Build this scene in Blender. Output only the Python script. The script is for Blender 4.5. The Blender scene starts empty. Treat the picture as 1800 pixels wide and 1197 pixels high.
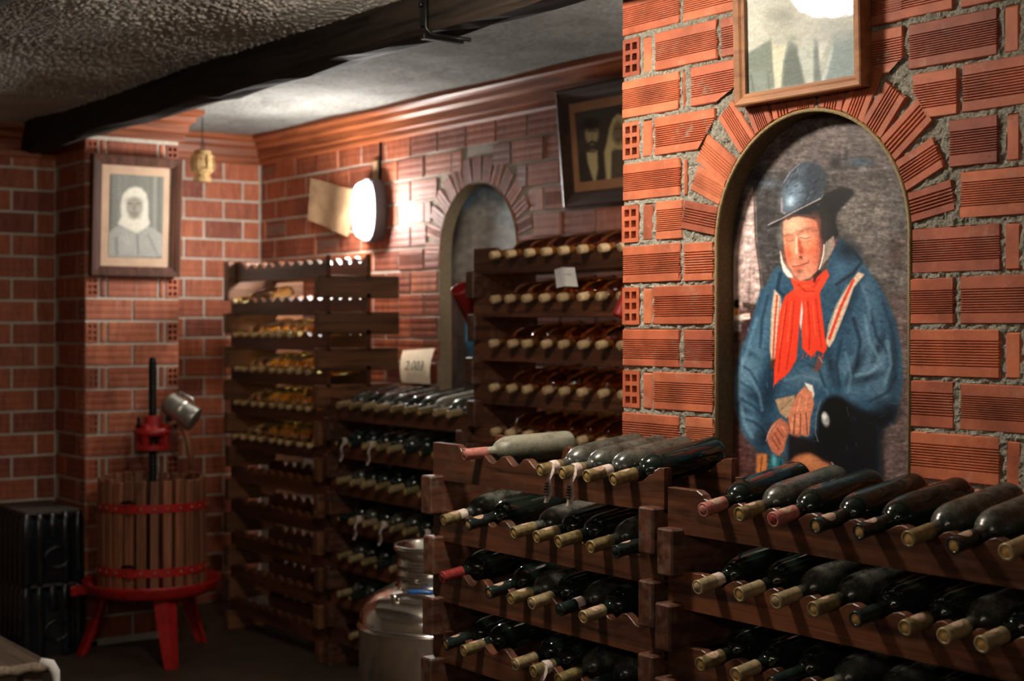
import bpy, math, random
import numpy as np
from mathutils import Vector, Matrix

random.seed(7)
RNG = np.random.default_rng(7)
SC = bpy.context.scene
COL = SC.collection
PI = math.pi

# ------------------------------------------------------------------ camera
CAM_Z = 1.44
FPX = 2650.0                      # focal length in pixels of the 1800 px wide frame
CF, SF = 0.5888, 0.8083           # cos / sin of the camera's heading
cd = bpy.data.cameras.new('camera')
cd.sensor_width = 36.0
cd.lens = 36.0 * FPX / 1800.0
cd.shift_y = -23.5 / 1800.0
cd.clip_start = 0.05
cd.dof.use_dof = True
cd.dof.focus_distance = 3.25
cd.dof.aperture_fstop = 4.0
cam = bpy.data.objects.new('camera', cd)
cam.location = (0, 0, CAM_Z)
cam.rotation_euler = (PI / 2, 0, math.atan2(SF, CF))
COL.objects.link(cam)
SC.camera = cam

# ------------------------------------------------------------------ world / exposure
w = bpy.data.worlds.new('world')
SC.world = w
w.use_nodes = True
w.node_tree.nodes['Background'].inputs[0].default_value = (0.9, 0.85, 0.8, 1)
w.node_tree.nodes['Background'].inputs[1].default_value = 0.004
SC.view_settings.view_transform = 'Standard'
SC.view_settings.look = 'None'
SC.view_settings.gamma = 1.0
SC.view_settings.use_curve_mapping = False
SC.view_settings.exposure = 0.0
LAMP_CEIL = 255.0      # round ceiling lamp between the beams
LAMP_WALL = 285.0       # oval bulkhead lamp on the far wall
FILL_PIER = 110.0      # added unseen lamp behind the pier, brightens the far ceiling
LAMP_SPOTS = 800.0     # small bulbs of the ceiling bar behind the viewer


# ------------------------------------------------------------------ helpers
def onY(px, Y):
    """X of the point of the plane Y seen at picture column px."""
    t = (px - 900.0) / FPX
    return Y * (CF * t - SF) / (CF + SF * t)


def onX(px, X):
    t = (px - 900.0) / FPX
    return X * (CF + SF * t) / (CF * t - SF)


def proj(X, Y, z):
    r = X * CF + Y * SF
    d = -X * SF + Y * CF
    return 900 + FPX * r / d, 575 - FPX * (z - CAM_Z) / d


def ray(px, py, d):
    """world point at picture position (px, py), depth d along the view axis"""
    r = (px - 900.0) / FPX * d
    return Vector((r * CF - d * SF, r * SF + d * CF, CAM_Z - (py - 575.0) / FPX * d))


def tag(o, label=None, cat=None, group=None, kind=None):
    if label: o['label'] = label
    if cat: o['category'] = cat
    if group: o['group'] = group
    if kind: o['kind'] = kind
    return o


def empty(name, loc=(0, 0, 0), rot=(0, 0, 0)):
    o = bpy.data.objects.new(name, None)
    o.empty_display_size = 0.05
    o.location = loc
    o.rotation_euler = rot
    COL.objects.link(o)
    return o


def link(name, me, parent=None):
    o = bpy.data.objects.new(name, me)
    COL.objects.link(o)
    if parent is not None:
        o.parent = parent
    return o


class MB:
    """collects shapes into one mesh"""
    def __init__(s):
        s.v, s.f, s.sm = [], [], []

    def add(s, verts, faces, smooth=False):
        n = len(s.v)
        s.v += [tuple(p) for p in verts]
        s.f += [tuple(i + n for i in f) for f in faces]
        s.sm += [smooth] * len(faces)
        return s

    def box(s, x0, x1, y0, y1, z0, z1, c=0.0):
        if c <= 0:
            v = [(x, y, z) for z in (z0, z1) for y in (y0, y1) for x in (x0, x1)]
            f = [(0, 2, 3, 1), (4, 5, 7, 6), (0, 1, 5, 4), (2, 6, 7, 3), (0, 4, 6, 2), (1, 3, 7, 5)]
            return s.add(v, f)
        # chamfered box: three pairs of inset faces, hull by hand
        v, idx = [], {}
        for sx in (0, 1):
            for sy in (0, 1):
                for sz in (0, 1):
                    X, Y, Z = (x0, x1)[sx], (y0, y1)[sy], (z0, z1)[sz]
                    dx, dy, dz = (c, -c)[sx], (c, -c)[sy], (c, -c)[sz]
                    idx[sx, sy, sz, 0] = len(v); v.append((X, Y + dy, Z + dz))
                    idx[sx, sy, sz, 1] = len(v); v.append((X + dx, Y, Z + dz))
                    idx[sx, sy, sz, 2] = len(v); v.append((X + dx, Y + dy, Z))
        f = []
        q = lambda a, b, c_, d: f.append((a, b, c_, d))
        for k in (0, 1):
            q(idx[k, 0, 0, 0], idx[k, 1, 0, 0], idx[k, 1, 1, 0], idx[k, 0, 1, 0])
            q(idx[0, k, 0, 1], idx[1, k, 0, 1], idx[1, k, 1, 1], idx[0, k, 1, 1])
            q(idx[0, 0, k, 2], idx[1, 0, k, 2], idx[1, 1, k, 2], idx[0, 1, k, 2])
            for j in (0, 1):
                q(idx[k, j, 0, 0], idx[k, j, 1, 0], idx[k, j, 1, 1], idx[k, j, 0, 1])
                q(idx[k, 0, j, 0], idx[k, 1, j, 0], idx[k, 1, j, 2], idx[k, 0, j, 2])
                q(idx[0, k, j, 1], idx[1, k, j, 1], idx[1, k, j, 2], idx[0, k, j, 2])
                for i in (0, 1):
                    pass
        for sx in (0, 1):
            for sy in (0, 1):
                for sz in (0, 1):
                    f.append((idx[sx, sy, sz, 0], idx[sx, sy, sz, 1], idx[sx, sy, sz, 2]))
        return s.add(v, f)

    def lathe(s, prof, n=24, M=None, a0=0.0, a1=2 * PI, smooth=True, caps=True):
        """prof: list of (radius, height); about local z, then moved by M"""
        full = abs(a1 - a0 - 2 * PI) < 1e-6
        m = n if full else n + 1
        v = []
        for r, h in prof:
            for i in range(m):
                a = a0 + (a1 - a0) * i / n
                v.append((r * math.cos(a), r * math.sin(a), h))
        f = []
        for j in range(len(prof) - 1):
            for i in range(n):
                a, b = j * m + i, j * m + (i + 1) % m
                f.append((a, b, b + m, a + m))
        if full and caps:
            f.append(tuple(range(m - 1, -1, -1)))
            k = (len(prof) - 1) * m
            f.append(tuple(range(k, k + m)))
        if M is not None:
            v = [tuple(M @ Vector(p)) for p in v]
        return s.add(v, f, smooth)

    def tube(s, pts, r, n=8, smooth=True, closed=False):
        pts = [Vector(p) for p in pts]
        rs = r if isinstance(r, (list, tuple)) else [r] * len(pts)
        v, N = [], len(pts)
        up = None
        for i, p in enumerate(pts):
            if closed:
                d = pts[(i + 1) % N] - pts[i - 1]
            else:
                d = pts[min(i + 1, N - 1)] - pts[max(i - 1, 0)]
            d.normalize()
            if up is None:
                up = Vector((0, 0, 1)) if abs(d.z) < 0.9 else Vector((1, 0, 0))
            a = d.cross(up).normalized()
            up = a.cross(d).normalized()
            for k in range(n):
                t = 2 * PI * k / n
                v.append(p + (a * math.cos(t) + up * math.sin(t)) * rs[i])
        f = []
        for i in range(N if closed else N - 1):
            j = (i + 1) % N
            for k in range(n):
                f.append((i * n + k, i * n + (k + 1) % n, j * n + (k + 1) % n, j * n + k))
        if not closed:
            f.append(tuple(range(n - 1, -1, -1)))
            f.append(tuple(range((N - 1) * n, N * n)))
        return s.add(v, f, smooth)

    def prism(s, poly, fn0, fn1, smooth=False):
        """polygon (a, b) swept between fn0(a, b) and fn1(a, b)"""
        n = len(poly)
        v = [fn0(a, b) for a, b in poly] + [fn1(a, b) for a, b in poly]
        f = [tuple(range(n - 1, -1, -1)), tuple(range(n, 2 * n))]
        f += [(i, (i + 1) % n, n + (i + 1) % n, n + i) for i in range(n)]
        return s.add(v, f, smooth)

    def grid(s, nu, nv, fn, smooth=True):
        v = [fn(i / nu, j / nv) for j in range(nv + 1) for i in range(nu + 1)]
        f = [(j * (nu + 1) + i, j * (nu + 1) + i + 1, (j + 1) * (nu + 1) + i + 1, (j + 1) * (nu + 1) + i)
             for j in range(nv) for i in range(nu)]
        return s.add(v, f, smooth)

    def move(s, M):
        s.v = [tuple(M @ Vector(p)) for p in s.v]
        return s

    def mesh(s, name, mat, off=None, fix=True):
        me = bpy.data.meshes.new(name)
        v = s.v
        if off is not None:
            v = [(a - off[0], b - off[1], c - off[2]) for a, b, c in v]
        me.from_pydata(v, [], s.f)
        me.polygons.foreach_set('use_smooth', s.sm)
        if fix:
            import bmesh
            bm = bmesh.new(); bm.from_mesh(me)
            bmesh.ops.recalc_face_normals(bm, faces=bm.faces)
            bm.to_mesh(me); bm.free()
        me.materials.append(mat)
        me.update()
        return me

    def build(s, name, mat, parent=None, fix=True):
        off = parent.location if parent is not None else None
        if parent is not None and parent.parent is not None:
            off = parent.location + parent.parent.location
        return link(name, s.mesh(name, mat, off, fix), parent)


def sr(r, g, b, k=1.0):
    """sRGB 0-255 to linear"""
    def c(x):
        x /= 255.0
        return (x / 12.92 if x <= 0.04045 else ((x + 0.055) / 1.055) ** 2.4) * k
    return (c(r), c(g), c(b))


# ------------------------------------------------------------------ materials
def nodes(name):
    m = bpy.data.materials.new(name)
    m.use_nodes = True
    nt = m.node_tree
    return m, nt, nt.nodes['Principled BSDF']


def nn(nt, kind, **kw):
    n = nt.nodes.new(kind)
    for k, v in kw.items():
        if k == 'operation' or k == 'blend_type' or k == 'data_type':
            setattr(n, k, v)
        else:
            n.inputs[k.replace('_', ' ')].default_value = v
    return n


def rgba(c):
    return (c[0], c[1], c[2], 1.0)


def coords(nt, scale=(1, 1, 1), rand=10.0):
    tc = nt.nodes.new('ShaderNodeTexCoord')
    oi = nt.nodes.new('ShaderNodeObjectInfo')
    mul = nn(nt, 'ShaderNodeMath', operation='MULTIPLY'); mul.inputs[1].default_value = rand
    nt.links.new(oi.outputs['Random'], mul.inputs[0])
    mp = nt.nodes.new('ShaderNodeMapping')
    mp.inputs['Scale'].default_value = scale
    nt.links.new(tc.outputs['Object'], mp.inputs['Vector'])
    nt.links.new(mul.outputs[0], mp.inputs['Location'])
    return mp, oi


def ramp(nt, fac, stops):
    r = nt.nodes.new('ShaderNodeValToRGB')
    e = r.color_ramp.elements
    while len(e) < len(stops):
        e.new(0.5)
    for i, (p, c) in enumerate(stops):
        e[i].position = p
        e[i].color = rgba(c)
    nt.links.new(fac, r.inputs['Fac'])
    return r


def mixc(nt, fac, a, b, mode='MIX'):
    m = nt.nodes.new('ShaderNodeMix')
    m.data_type = 'RGBA'
    m.blend_type = mode
    for sock, val in ((m.inputs[0], fac), (m.inputs[6], a), (m.inputs[7], b)):
        if isinstance(val, (int, float)):
            sock.default_value = val
        elif isinstance(val, tuple):
            sock.default_value = rgba(val)
        else:
            nt.links.new(val, sock)
    return m.outputs[2]


def bump(nt, p, height, strength=0.5, dist=0.005):
    b = nt.nodes.new('ShaderNodeBump')
    b.inputs['Strength'].default_value = strength
    b.inputs['Distance'].default_value = dist
    nt.links.new(height, b.inputs['Height'])
    nt.links.new(b.outputs[0], p.inputs['Normal'])


def spec(p, v):
    p.inputs['Specular IOR Level'].default_value = v


def m_brick(name, cols, smear=(0.5, 0.42, 0.36), smear_amt=0.35, rough=0.62, sp=0.35):
    m, nt, p = nodes(name)
    mp, oi = coords(nt, (1, 1, 1), 13.0)
    base = ramp(nt, oi.outputs['Random'], [(i / (len(cols) - 1), c) for i, c in enumerate(cols)])
    n1 = nn(nt, 'ShaderNodeTexNoise', Scale=9.0, Detail=5.0, Roughness=0.65)
    nt.links.new(mp.outputs[0], n1.inputs['Vector'])
    dark = ramp(nt, n1.outputs['Fac'], [(0.30, (0.55, 0.5, 0.5)), (0.62, (1.08, 1.08, 1.08))])
    c = mixc(nt, 1.0, base.outputs[0], dark.outputs[0], 'MULTIPLY')
    n2 = nn(nt, 'ShaderNodeTexNoise', Scale=16.0, Detail=6.0, Roughness=0.75)
    nt.links.new(mp.outputs[0], n2.inputs['Vector'])
    f2 = ramp(nt, n2.outputs['Fac'], [(0.56, (0, 0, 0)), (0.78, (smear_amt,) * 3)])
    c = mixc(nt, f2.outputs[0], c, smear)
    nt.links.new(c, p.inputs['Base Color'])
    p.inputs['Roughness'].default_value = rough
    spec(p, sp)
    n3 = nn(nt, 'ShaderNodeTexNoise', Scale=120.0, Detail=4.0)
    nt.links.new(mp.outputs[0], n3.inputs['Vector'])
    bump(nt, p, n3.outputs['Fac'], 0.25, 0.003)
    return m


def m_rough(name, c1, c2, scale=60.0, bstr=0.8, bdist=0.008, rough=0.9, detail=8.0, sp=0.2, big=3.0):
    m, nt, p = nodes(name)
    mp, oi = coords(nt)
    n1 = nn(nt, 'ShaderNodeTexNoise', Scale=scale, Detail=detail, Roughness=0.7)
    n2 = nn(nt, 'ShaderNodeTexNoise', Scale=big, Detail=4.0)
    for n in (n1, n2):
        nt.links.new(mp.outputs[0], n.inputs['Vector'])
    r = ramp(nt, n1.outputs['Fac'], [(0.3, c1), (0.68, c2)])
    r2 = ramp(nt, n2.outputs['Fac'], [(0.3, (0.75, 0.73, 0.7)), (0.7, (1.1, 1.1, 1.1))])
    nt.links.new(mixc(nt, 1.0, r.outputs[0], r2.outputs[0], 'MULTIPLY'), p.inputs['Base Color'])
    p.inputs['Roughness'].default_value = rough
    spec(p, sp)
    bump(nt, p, n1.outputs['Fac'], bstr, bdist)
    return m


def m_wood(name, c1, c2, axis=0, rough=0.45, sp=0.4, scale=22.0, dirt=0.0):
    m, nt, p = nodes(name)
    st = [1.0, 1.0, 1.0]
    st = [scale * (0.06 if i == axis else 1.0) for i in range(3)]
    mp, oi = coords(nt, tuple(st))
    n1 = nn(nt, 'ShaderNodeTexNoise', Scale=1.6, Detail=6.0, Roughness=0.62, Distortion=0.8)
    nt.links.new(mp.outputs[0], n1.inputs['Vector'])
    r = ramp(nt, n1.outputs['Fac'], [(0.33, c1), (0.66, c2)])
    var = ramp(nt, oi.outputs['Random'], [(0.0, (0.72, 0.72, 0.72)), (1.0, (1.2, 1.15, 1.1))])
    c = mixc(nt, 1.0, r.outputs[0], var.outputs[0], 'MULTIPLY')
    if dirt > 0:
        mp2, _ = coords(nt, (1, 1, 1))
        n2 = nn(nt, 'ShaderNodeTexNoise', Scale=40.0, Detail=5.0)
        nt.links.new(mp2.outputs[0], n2.inputs['Vector'])
        f = ramp(nt, n2.outputs['Fac'], [(0.5, (0, 0, 0)), (0.75, (dirt,) * 3)])
        c = mixc(nt, f.outputs[0], c, (0.2, 0.17, 0.14))
    nt.links.new(c, p.inputs['Base Color'])
    p.inputs['Roughness'].default_value = rough
    spec(p, sp)
    bump(nt, p, n1.outputs['Fac'], 0.25, 0.004)
    return m


def m_plain(name, c, rough=0.5, metal=0.0, sp=0.5, var=0.0, scale=30.0):
    m, nt, p = nodes(name)
    p.inputs['Roughness'].default_value = rough
    p.inputs['Metallic'].default_value = metal
    spec(p, sp)
    mp, oi = coords(nt)
    n1 = nn(nt, 'ShaderNodeTexNoise', Scale=scale, Detail=5.0, Roughness=0.65)
    nt.links.new(mp.outputs[0], n1.inputs['Vector'])
    lo = tuple(x * (1 - var) for x in c)
    hi = tuple(min(1, x * (1 + var)) for x in c)
    r = ramp(nt, n1.outputs['Fac'], [(0.3, lo), (0.7, hi)])
    nt.links.new(r.outputs[0], p.inputs['Base Color'])
    return m


def m_glassbottle(name, c, dust, dustc=(0.16, 0.155, 0.12), rough=0.13):
    """thick dark bottle glass with settled dust (dust 0..1)"""
    m, nt, p = nodes(name)
    mp, oi = coords(nt, (1, 1, 1), 20.0)
    n1 = nn(nt, 'ShaderNodeTexNoise', Scale=26.0, Detail=7.0, Roughness=0.72)
    n2 = nn(nt, 'ShaderNodeTexNoise', Scale=320.0, Detail=2.0)
    for n in (n1, n2):
        nt.links.new(mp.outputs[0], n.inputs['Vector'])
    geo = nt.nodes.new('ShaderNodeNewGeometry')
    sx = nt.nodes.new('ShaderNodeSeparateXYZ')
    nt.links.new(geo.outputs['Normal'], sx.inputs[0])
    up = nn(nt, 'ShaderNodeMapRange')
    up.inputs[1].default_value = -0.3; up.inputs[2].default_value = 0.9
    up.inputs[3].default_value = 0.12; up.inputs[4].default_value = 1.0
    nt.links.new(sx.outputs['Z'], up.inputs[0])
    lo = 0.62 - 0.42 * dust
    f1 = ramp(nt, n1.outputs['Fac'], [(lo, (0.10 * dust,) * 3), (lo + 0.3, (dust,) * 3)])
    f2 = ramp(nt, n2.outputs['Fac'], [(0.35, (0.6,) * 3), (0.7, (1,) * 3)])
    a = nn(nt, 'ShaderNodeMath', operation='MULTIPLY')
    nt.links.new(f1.outputs[0], a.inputs[0]); nt.links.new(f2.outputs[0], a.inputs[1])
    b = nn(nt, 'ShaderNodeMath', operation='MULTIPLY')
    nt.links.new(a.outputs[0], b.inputs[0]); nt.links.new(up.outputs[0], b.inputs[1])
    nt.links.new(mixc(nt, b.outputs[0], c, dustc), p.inputs['Base Color'])
    rr = nn(nt, 'ShaderNodeMapRange')
    rr.inputs[3].default_value = rough; rr.inputs[4].default_value = 0.8
    nt.links.new(b.outputs[0], rr.inputs[0])
    nt.links.new(rr.outputs[0], p.inputs['Roughness'])
    spec(p, 0.5)
    return m


def m_clearglass(name, c, rough=0.08, ior=1.35):
    m, nt, p = nodes(name)
    p.inputs['Base Color'].default_value = rgba(c)
    p.inputs['Transmission Weight'].default_value = 1.0
    p.inputs['Roughness'].default_value = rough
    p.inputs['IOR'].default_value = ior
    return m


def m_pane(name):
    """thin picture glass: see-through with a mirror coat"""
    m = bpy.data.materials.new(name)
    m.use_nodes = True
    nt = m.node_tree
    nt.nodes.remove(nt.nodes['Principled BSDF'])
    out = nt.nodes['Material Output']
    tr = nt.nodes.new('ShaderNodeBsdfTransparent')
    gl = nt.nodes.new('ShaderNodeBsdfGlossy'); gl.inputs['Roughness'].default_value = 0.03
    lw = nt.nodes.new('ShaderNodeLayerWeight'); lw.inputs[0].default_value = 0.5
    pw = nn(nt, 'ShaderNodeMath', operation='POWER'); pw.inputs[1].default_value = 5.0
    ma = nn(nt, 'ShaderNodeMath', operation='MULTIPLY_ADD'); ma.inputs[1].default_value = 0.92; ma.inputs[2].default_value = 0.05
    mx = nt.nodes.new('ShaderNodeMixShader')
    nt.links.new(lw.outputs['Facing'], pw.inputs[0]); nt.links.new(pw.outputs[0], ma.inputs[0]); nt.links.new(ma.outputs[0], mx.inputs[0])
    nt.links.new(tr.outputs[0], mx.inputs[1]); nt.links.new(gl.outputs[0], mx.inputs[2])
    nt.links.new(mx.outputs[0], out.inputs[0])
    return m


def m_emit(name, c, s):
    m, nt, p = nodes(name)
    p.inputs['Base Color'].default_value = rgba((0.8, 0.8, 0.8))
    p.inputs['Emission Color'].default_value = rgba(c)
    p.inputs['Emission Strength'].default_value = s
    return m


def m_attr(name, rough=0.6, sp=0.25, gain=1.0):
    m, nt, p = nodes(name)
    at = nt.nodes.new('ShaderNodeAttribute'); at.attribute_name = 'Col'
    nt.links.new(mixc(nt, 1.0, at.outputs['Color'], (gain, gain, gain), 'MULTIPLY'), p.inputs['Base Color'])
    p.inputs['Roughness'].default_value = rough
    spec(p, sp)
    return m


MAT = {}
MAT['brick_near'] = m_brick('orange_ribbed_brick', [(0.44, 0.115, 0.055), (0.54, 0.15, 0.065), (0.34, 0.085, 0.045), (0.57, 0.175, 0.08), (0.42, 0.10, 0.045)], smear=(0.5, 0.36, 0.28), smear_amt=0.5)
MAT['brick_far'] = m_brick('red_house_brick', [(0.28, 0.070, 0.030), (0.40, 0.108, 0.044), (0.20, 0.050, 0.026), (0.44, 0.125, 0.05)], smear=(0.42, 0.33, 0.27), smear_amt=0.6)
MAT['mortar_near'] = m_rough('grey_cement_mortar', (0.14, 0.135, 0.105), (0.70, 0.67, 0.56), 170.0, 1.0, 0.010)
MAT['mortar_far'] = m_rough('pale_mortar', (0.38, 0.34, 0.285), (0.62, 0.57, 0.49), 60.0, 0.6, 0.006)
MAT['reveal'] = m_rough('ochre_render', (0.13, 0.085, 0.04), (0.26, 0.18, 0.09), 140.0, 0.8, 0.006)
MAT['stucco'] = m_rough('stucco_ceiling', (0.50, 0.48, 0.43), (0.86, 0.84, 0.79), 90.0, 0.8, 0.006, big=2.0)
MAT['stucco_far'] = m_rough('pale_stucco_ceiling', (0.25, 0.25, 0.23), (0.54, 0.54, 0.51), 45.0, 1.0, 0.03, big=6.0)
MAT['plaster'] = m_rough('dim_plaster', (0.22, 0.17, 0.13), (0.30, 0.24, 0.19), 20.0, 0.3, 0.005)
MAT['floor'] = m_rough('dark_worn_floor', (0.035, 0.024, 0.017), (0.085, 0.058, 0.04), 8.0, 0.4, 0.006, rough=0.55, sp=0.4)
MAT['beam'] = m_wood('blackened_beam_wood', (0.006, 0.005, 0.004), (0.050, 0.034, 0.024), 0, 0.7, 0.25)
MAT['moulding'] = m_wood('varnished_cornice_wood', (0.13, 0.034, 0.012), (0.36, 0.105, 0.038), 0, 0.46, 0.35)
MAT['moulding_y'] = m_wood('varnished_cornice_wood_y', (0.13, 0.034, 0.012), (0.36, 0.105, 0.038), 1, 0.46, 0.35)
MAT['rack'] = m_wood('dark_rack_wood', (0.024, 0.009, 0.0055), (0.155, 0.054, 0.024), 0, 0.36, 0.45, dirt=0.10)
MAT['rack_y'] = m_wood('dark_rack_wood_y', (0.030, 0.012, 0.007), (0.13, 0.050, 0.027), 1, 0.40, 0.45, dirt=0.4)
MAT['rack_lit'] = m_wood('lamplit_rack_wood', (0.055, 0.024, 0.013), (0.22, 0.098, 0.048), 1, 0.4, 0.4)  # lighter copy of the rack wood, lamplight put into its colour
MAT['dark'] = m_glassbottle('dark_green_bottle_glass', (0.006, 0.011, 0.008), 0.12, rough=0.07)
MAT['dusty'] = m_glassbottle('dusty_dark_bottle_glass', (0.008, 0.012, 0.009), 0.62, (0.20, 0.195, 0.155))
MAT['very_dusty'] = m_glassbottle('grey_dust_covered_bottle_glass', (0.015, 0.017, 0.012), 1.0, (0.30, 0.29, 0.21))
MAT['amber'] = m_clearglass('amber_bottle_glass', (0.80, 0.40, 0.10), 0.05, 1.30)
MAT['golden'] = m_clearglass('golden_wine_bottle_glass', (1.0, 0.88, 0.42), 0.07, 1.28)
MAT['cork'] = m_rough('cork', (0.34, 0.22, 0.11), (0.62, 0.45, 0.26), 160.0, 0.5, 0.002)
MAT['cork_end'] = m_rough('ochre_cork_end', (0.42, 0.23, 0.07), (0.66, 0.42, 0.16), 160.0, 0.5, 0.002)
MAT['cap_olive'] = m_plain('olive_foil', (0.20, 0.155, 0.065), 0.42, 0.2, 0.5, 0.55, 90)
MAT['cap_gold'] = m_plain('dull_gold_foil', (0.34, 0.26, 0.14), 0.42, 0.25, 0.5, 0.4, 90)
MAT['cap_dark'] = m_plain('dark_green_foil', (0.012, 0.020, 0.017), 0.25, 0.0, 0.5, 0.4, 90)
MAT['cap_red'] = m_plain('red_foil', (0.26, 0.035, 0.03), 0.35, 0.1, 0.5, 0.45, 90)
MAT['cap_pink'] = m_plain('worn_pink_foil', (0.40, 0.15, 0.12), 0.45, 0.1, 0.5, 0.45, 110)
MAT['neck_label'] = m_plain('stained_paper_label', (0.40, 0.27, 0.19), 0.7, 0, 0.3, 0.45, 130)
MAT['paper'] = m_plain('white_paper', (0.75, 0.73, 0.70), 0.7, 0, 0.2, 0.08, 20)
MAT['tagpaper'] = m_plain('pinkish_printed_paper', (0.55, 0.45, 0.40), 0.7, 0, 0.2, 0.35, 160)
MAT['ink'] = m_plain('dark_ink', (0.03, 0.02, 0.02), 0.8)
MAT['card'] = m_rough('brown_cardboard', (0.22, 0.13, 0.07), (0.40, 0.25, 0.14), 14.0, 0.3, 0.004, rough=0.8)
MAT['steel'] = m_plain('brushed_stainless_steel', (0.86, 0.82, 0.76), 0.14, 1.0, 0.5, 0.05, 14)
MAT['blue'] = m_plain('blue_plastic', (0.02, 0.09, 0.28), 0.35)
MAT['red_paint'] = m_plain('red_enamel_paint', (0.36, 0.014, 0.012), 0.32, 0, 0.5, 0.35, 25)
MAT['red_plastic'] = m_plain('red_plastic', (0.26, 0.014, 0.011), 0.4, 0, 0.4, 0.15, 12)
MAT['slat'] = m_wood('press_slat_wood', (0.11, 0.036, 0.019), (0.32, 0.125, 0.062), 2, 0.5, 0.35)
MAT['iron'] = m_plain('black_iron', (0.012, 0.011, 0.011), 0.38, 0.6, 0.5, 0.5, 30)
MAT['tin'] = m_plain('dull_tin', (0.52, 0.50, 0.44), 0.36, 0.85, 0.5, 0.25, 25)
MAT['brass'] = m_plain('rivet_steel', (0.45, 0.34, 0.2), 0.4, 0.8)
MAT['black_plastic'] = m_plain('glossy_black_plastic', (0.008, 0.009, 0.011), 0.16, 0, 0.5, 0.4, 10)
MAT['frame_dark'] = m_wood('dark_frame_wood', (0.018, 0.009, 0.006), (0.06, 0.026, 0.016), 0, 0.4, 0.4)
MAT['frame_brown'] = m_wood('brown_frame_wood', (0.04, 0.016, 0.010), (0.12, 0.048, 0.028), 2, 0.62, 0.15)
MAT['frame_light'] = m_wood('light_brown_frame_wood', (0.20, 0.085, 0.035), (0.36, 0.17, 0.075), 0, 0.45, 0.4)
MAT['lantern'] = m_rough('gilded_lantern', (0.14, 0.08, 0.03), (0.50, 0.32, 0.14), 60.0, 0.8, 0.008, rough=0.45)
MAT['pane'] = m_pane('picture_glass')
MAT['print'] = m_attr('painted_canvas_print', 0.55, 0.3, 1.0)
MAT['photo'] = m_attr('old_photograph', 0.6, 0.25, 1.0)
MAT['bench'] = m_wood('worn_bench_wood', (0.05, 0.035, 0.024), (0.13, 0.092, 0.065), 0, 0.6, 0.3)
MAT['bench_edge'] = m_rough('frayed_pale_edge', (0.22, 0.17, 0.12), (0.42, 0.34, 0.26), 90.0, 0.8, 0.006)
MAT['white_lamp'] = m_plain('white_lamp_housing', (0.5, 0.5, 0.5), 0.4)
MAT['lamp_back'] = m_plain('grey_lamp_backplate', (0.10, 0.10, 0.11), 0.5)
MAT['glow_warm'] = m_emit('lamp_glow_warm', (1.0, 0.88, 0.74), LAMP_CEIL)
MAT['glow_cool'] = m_emit('lamp_glow_cool', (1.0, 0.97, 0.92), LAMP_WALL)
MAT['glow_spot'] = m_emit('bulb_glow', (1.0, 0.87, 0.72), LAMP_SPOTS)


# ------------------------------------------------------------------ value noise
def vnoise(x, y, seed=0):
    def h(i, j):
        n = (i * 374761393 + j * 668265263 + seed * 982451653) & 0xFFFFFFFF
        n = ((n ^ (n >> 13)) * 1274126177) & 0xFFFFFFFF
        return ((n ^ (n >> 16)) & 0xFFFF) / 65535.0
    x = np.asarray(x, float); y = np.asarray(y, float)
    i, j = np.floor(x).astype(np.int64), np.floor(y).astype(np.int64)
    fx, fy = x - i, y - j
    fx, fy = fx * fx * (3 - 2 * fx), fy * fy * (3 - 2 * fy)
    return (h(i, j) * (1 - fx) + h(i + 1, j) * fx) * (1 - fy) + (h(i, j + 1) * (1 - fx) + h(i + 1, j + 1) * fx) * fy


# ------------------------------------------------------------------ layout numbers
P = 0.103                 # brick course
YN = 2.45                 # face of the near brick pier
XN = -2.886               # its far edge
YF = 3.665                # face of the far wall
XC = -7.316               # back corner
XP, YP0, YP1 = -6.614, 2.4425, 2.888      # brick pilaster by the press
XL = -7.0                 # wall left of the pilaster
ZC1, ZC2 = 2.38, 2.455    # ceiling before / behind the black beam

# ------------------------------------------------------------------ the shell
def structure(o, label, cat):
    return tag(o, label, cat, kind='structure')


structure(MB().box(-8, 3, -3, 4.2, -0.1, 0).build('floor', MAT['floor']), 'dark worn cellar floor', 'floor')

# near ceiling with coarse thrown stucco, real relief where it is in view
x0, x1, y0, y1 = -7.05, -2.6, 1.15, 2.32
nx, ny = 1100, 270
gx, gy = np.meshgrid(np.linspace(x0, x1, nx + 1), np.linspace(y0, y1, ny + 1))


def cells(x, y, c, seed):
    """thrown grains: one rounded lump per cell, heights 0..1"""
    i, j = np.floor(x / c).astype(np.int64), np.floor(y / c).astype(np.int64)
    out = np.zeros_like(x)
    hs = lambda a_, b_, k_: ((((a_ * 73856093) ^ (b_ * 19349663) ^ ((seed + k_) * 83492791)) * 2654435761) >> 8 & 0xFFFF) / 65535.0
    for di in (-1, 0, 1):
        for dj in (-1, 0, 1):
            a_, b_ = i + di, j + dj
            px_, py_ = (a_ + .15 + .7 * hs(a_, b_, 1)) * c, (b_ + .15 + .7 * hs(a_, b_, 2)) * c
            r_ = c * (.28 + .42 * hs(a_, b_, 3))
            d2 = ((x - px_) ** 2 + (y - py_) ** 2) / (r_ * r_)
            out = np.maximum(out, np.clip(1 - d2, 0, 1) ** .6 * (.35 + .65 * hs(a_, b_, 4)) * (hs(a_, b_, 5) > .25))
    return out


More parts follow.
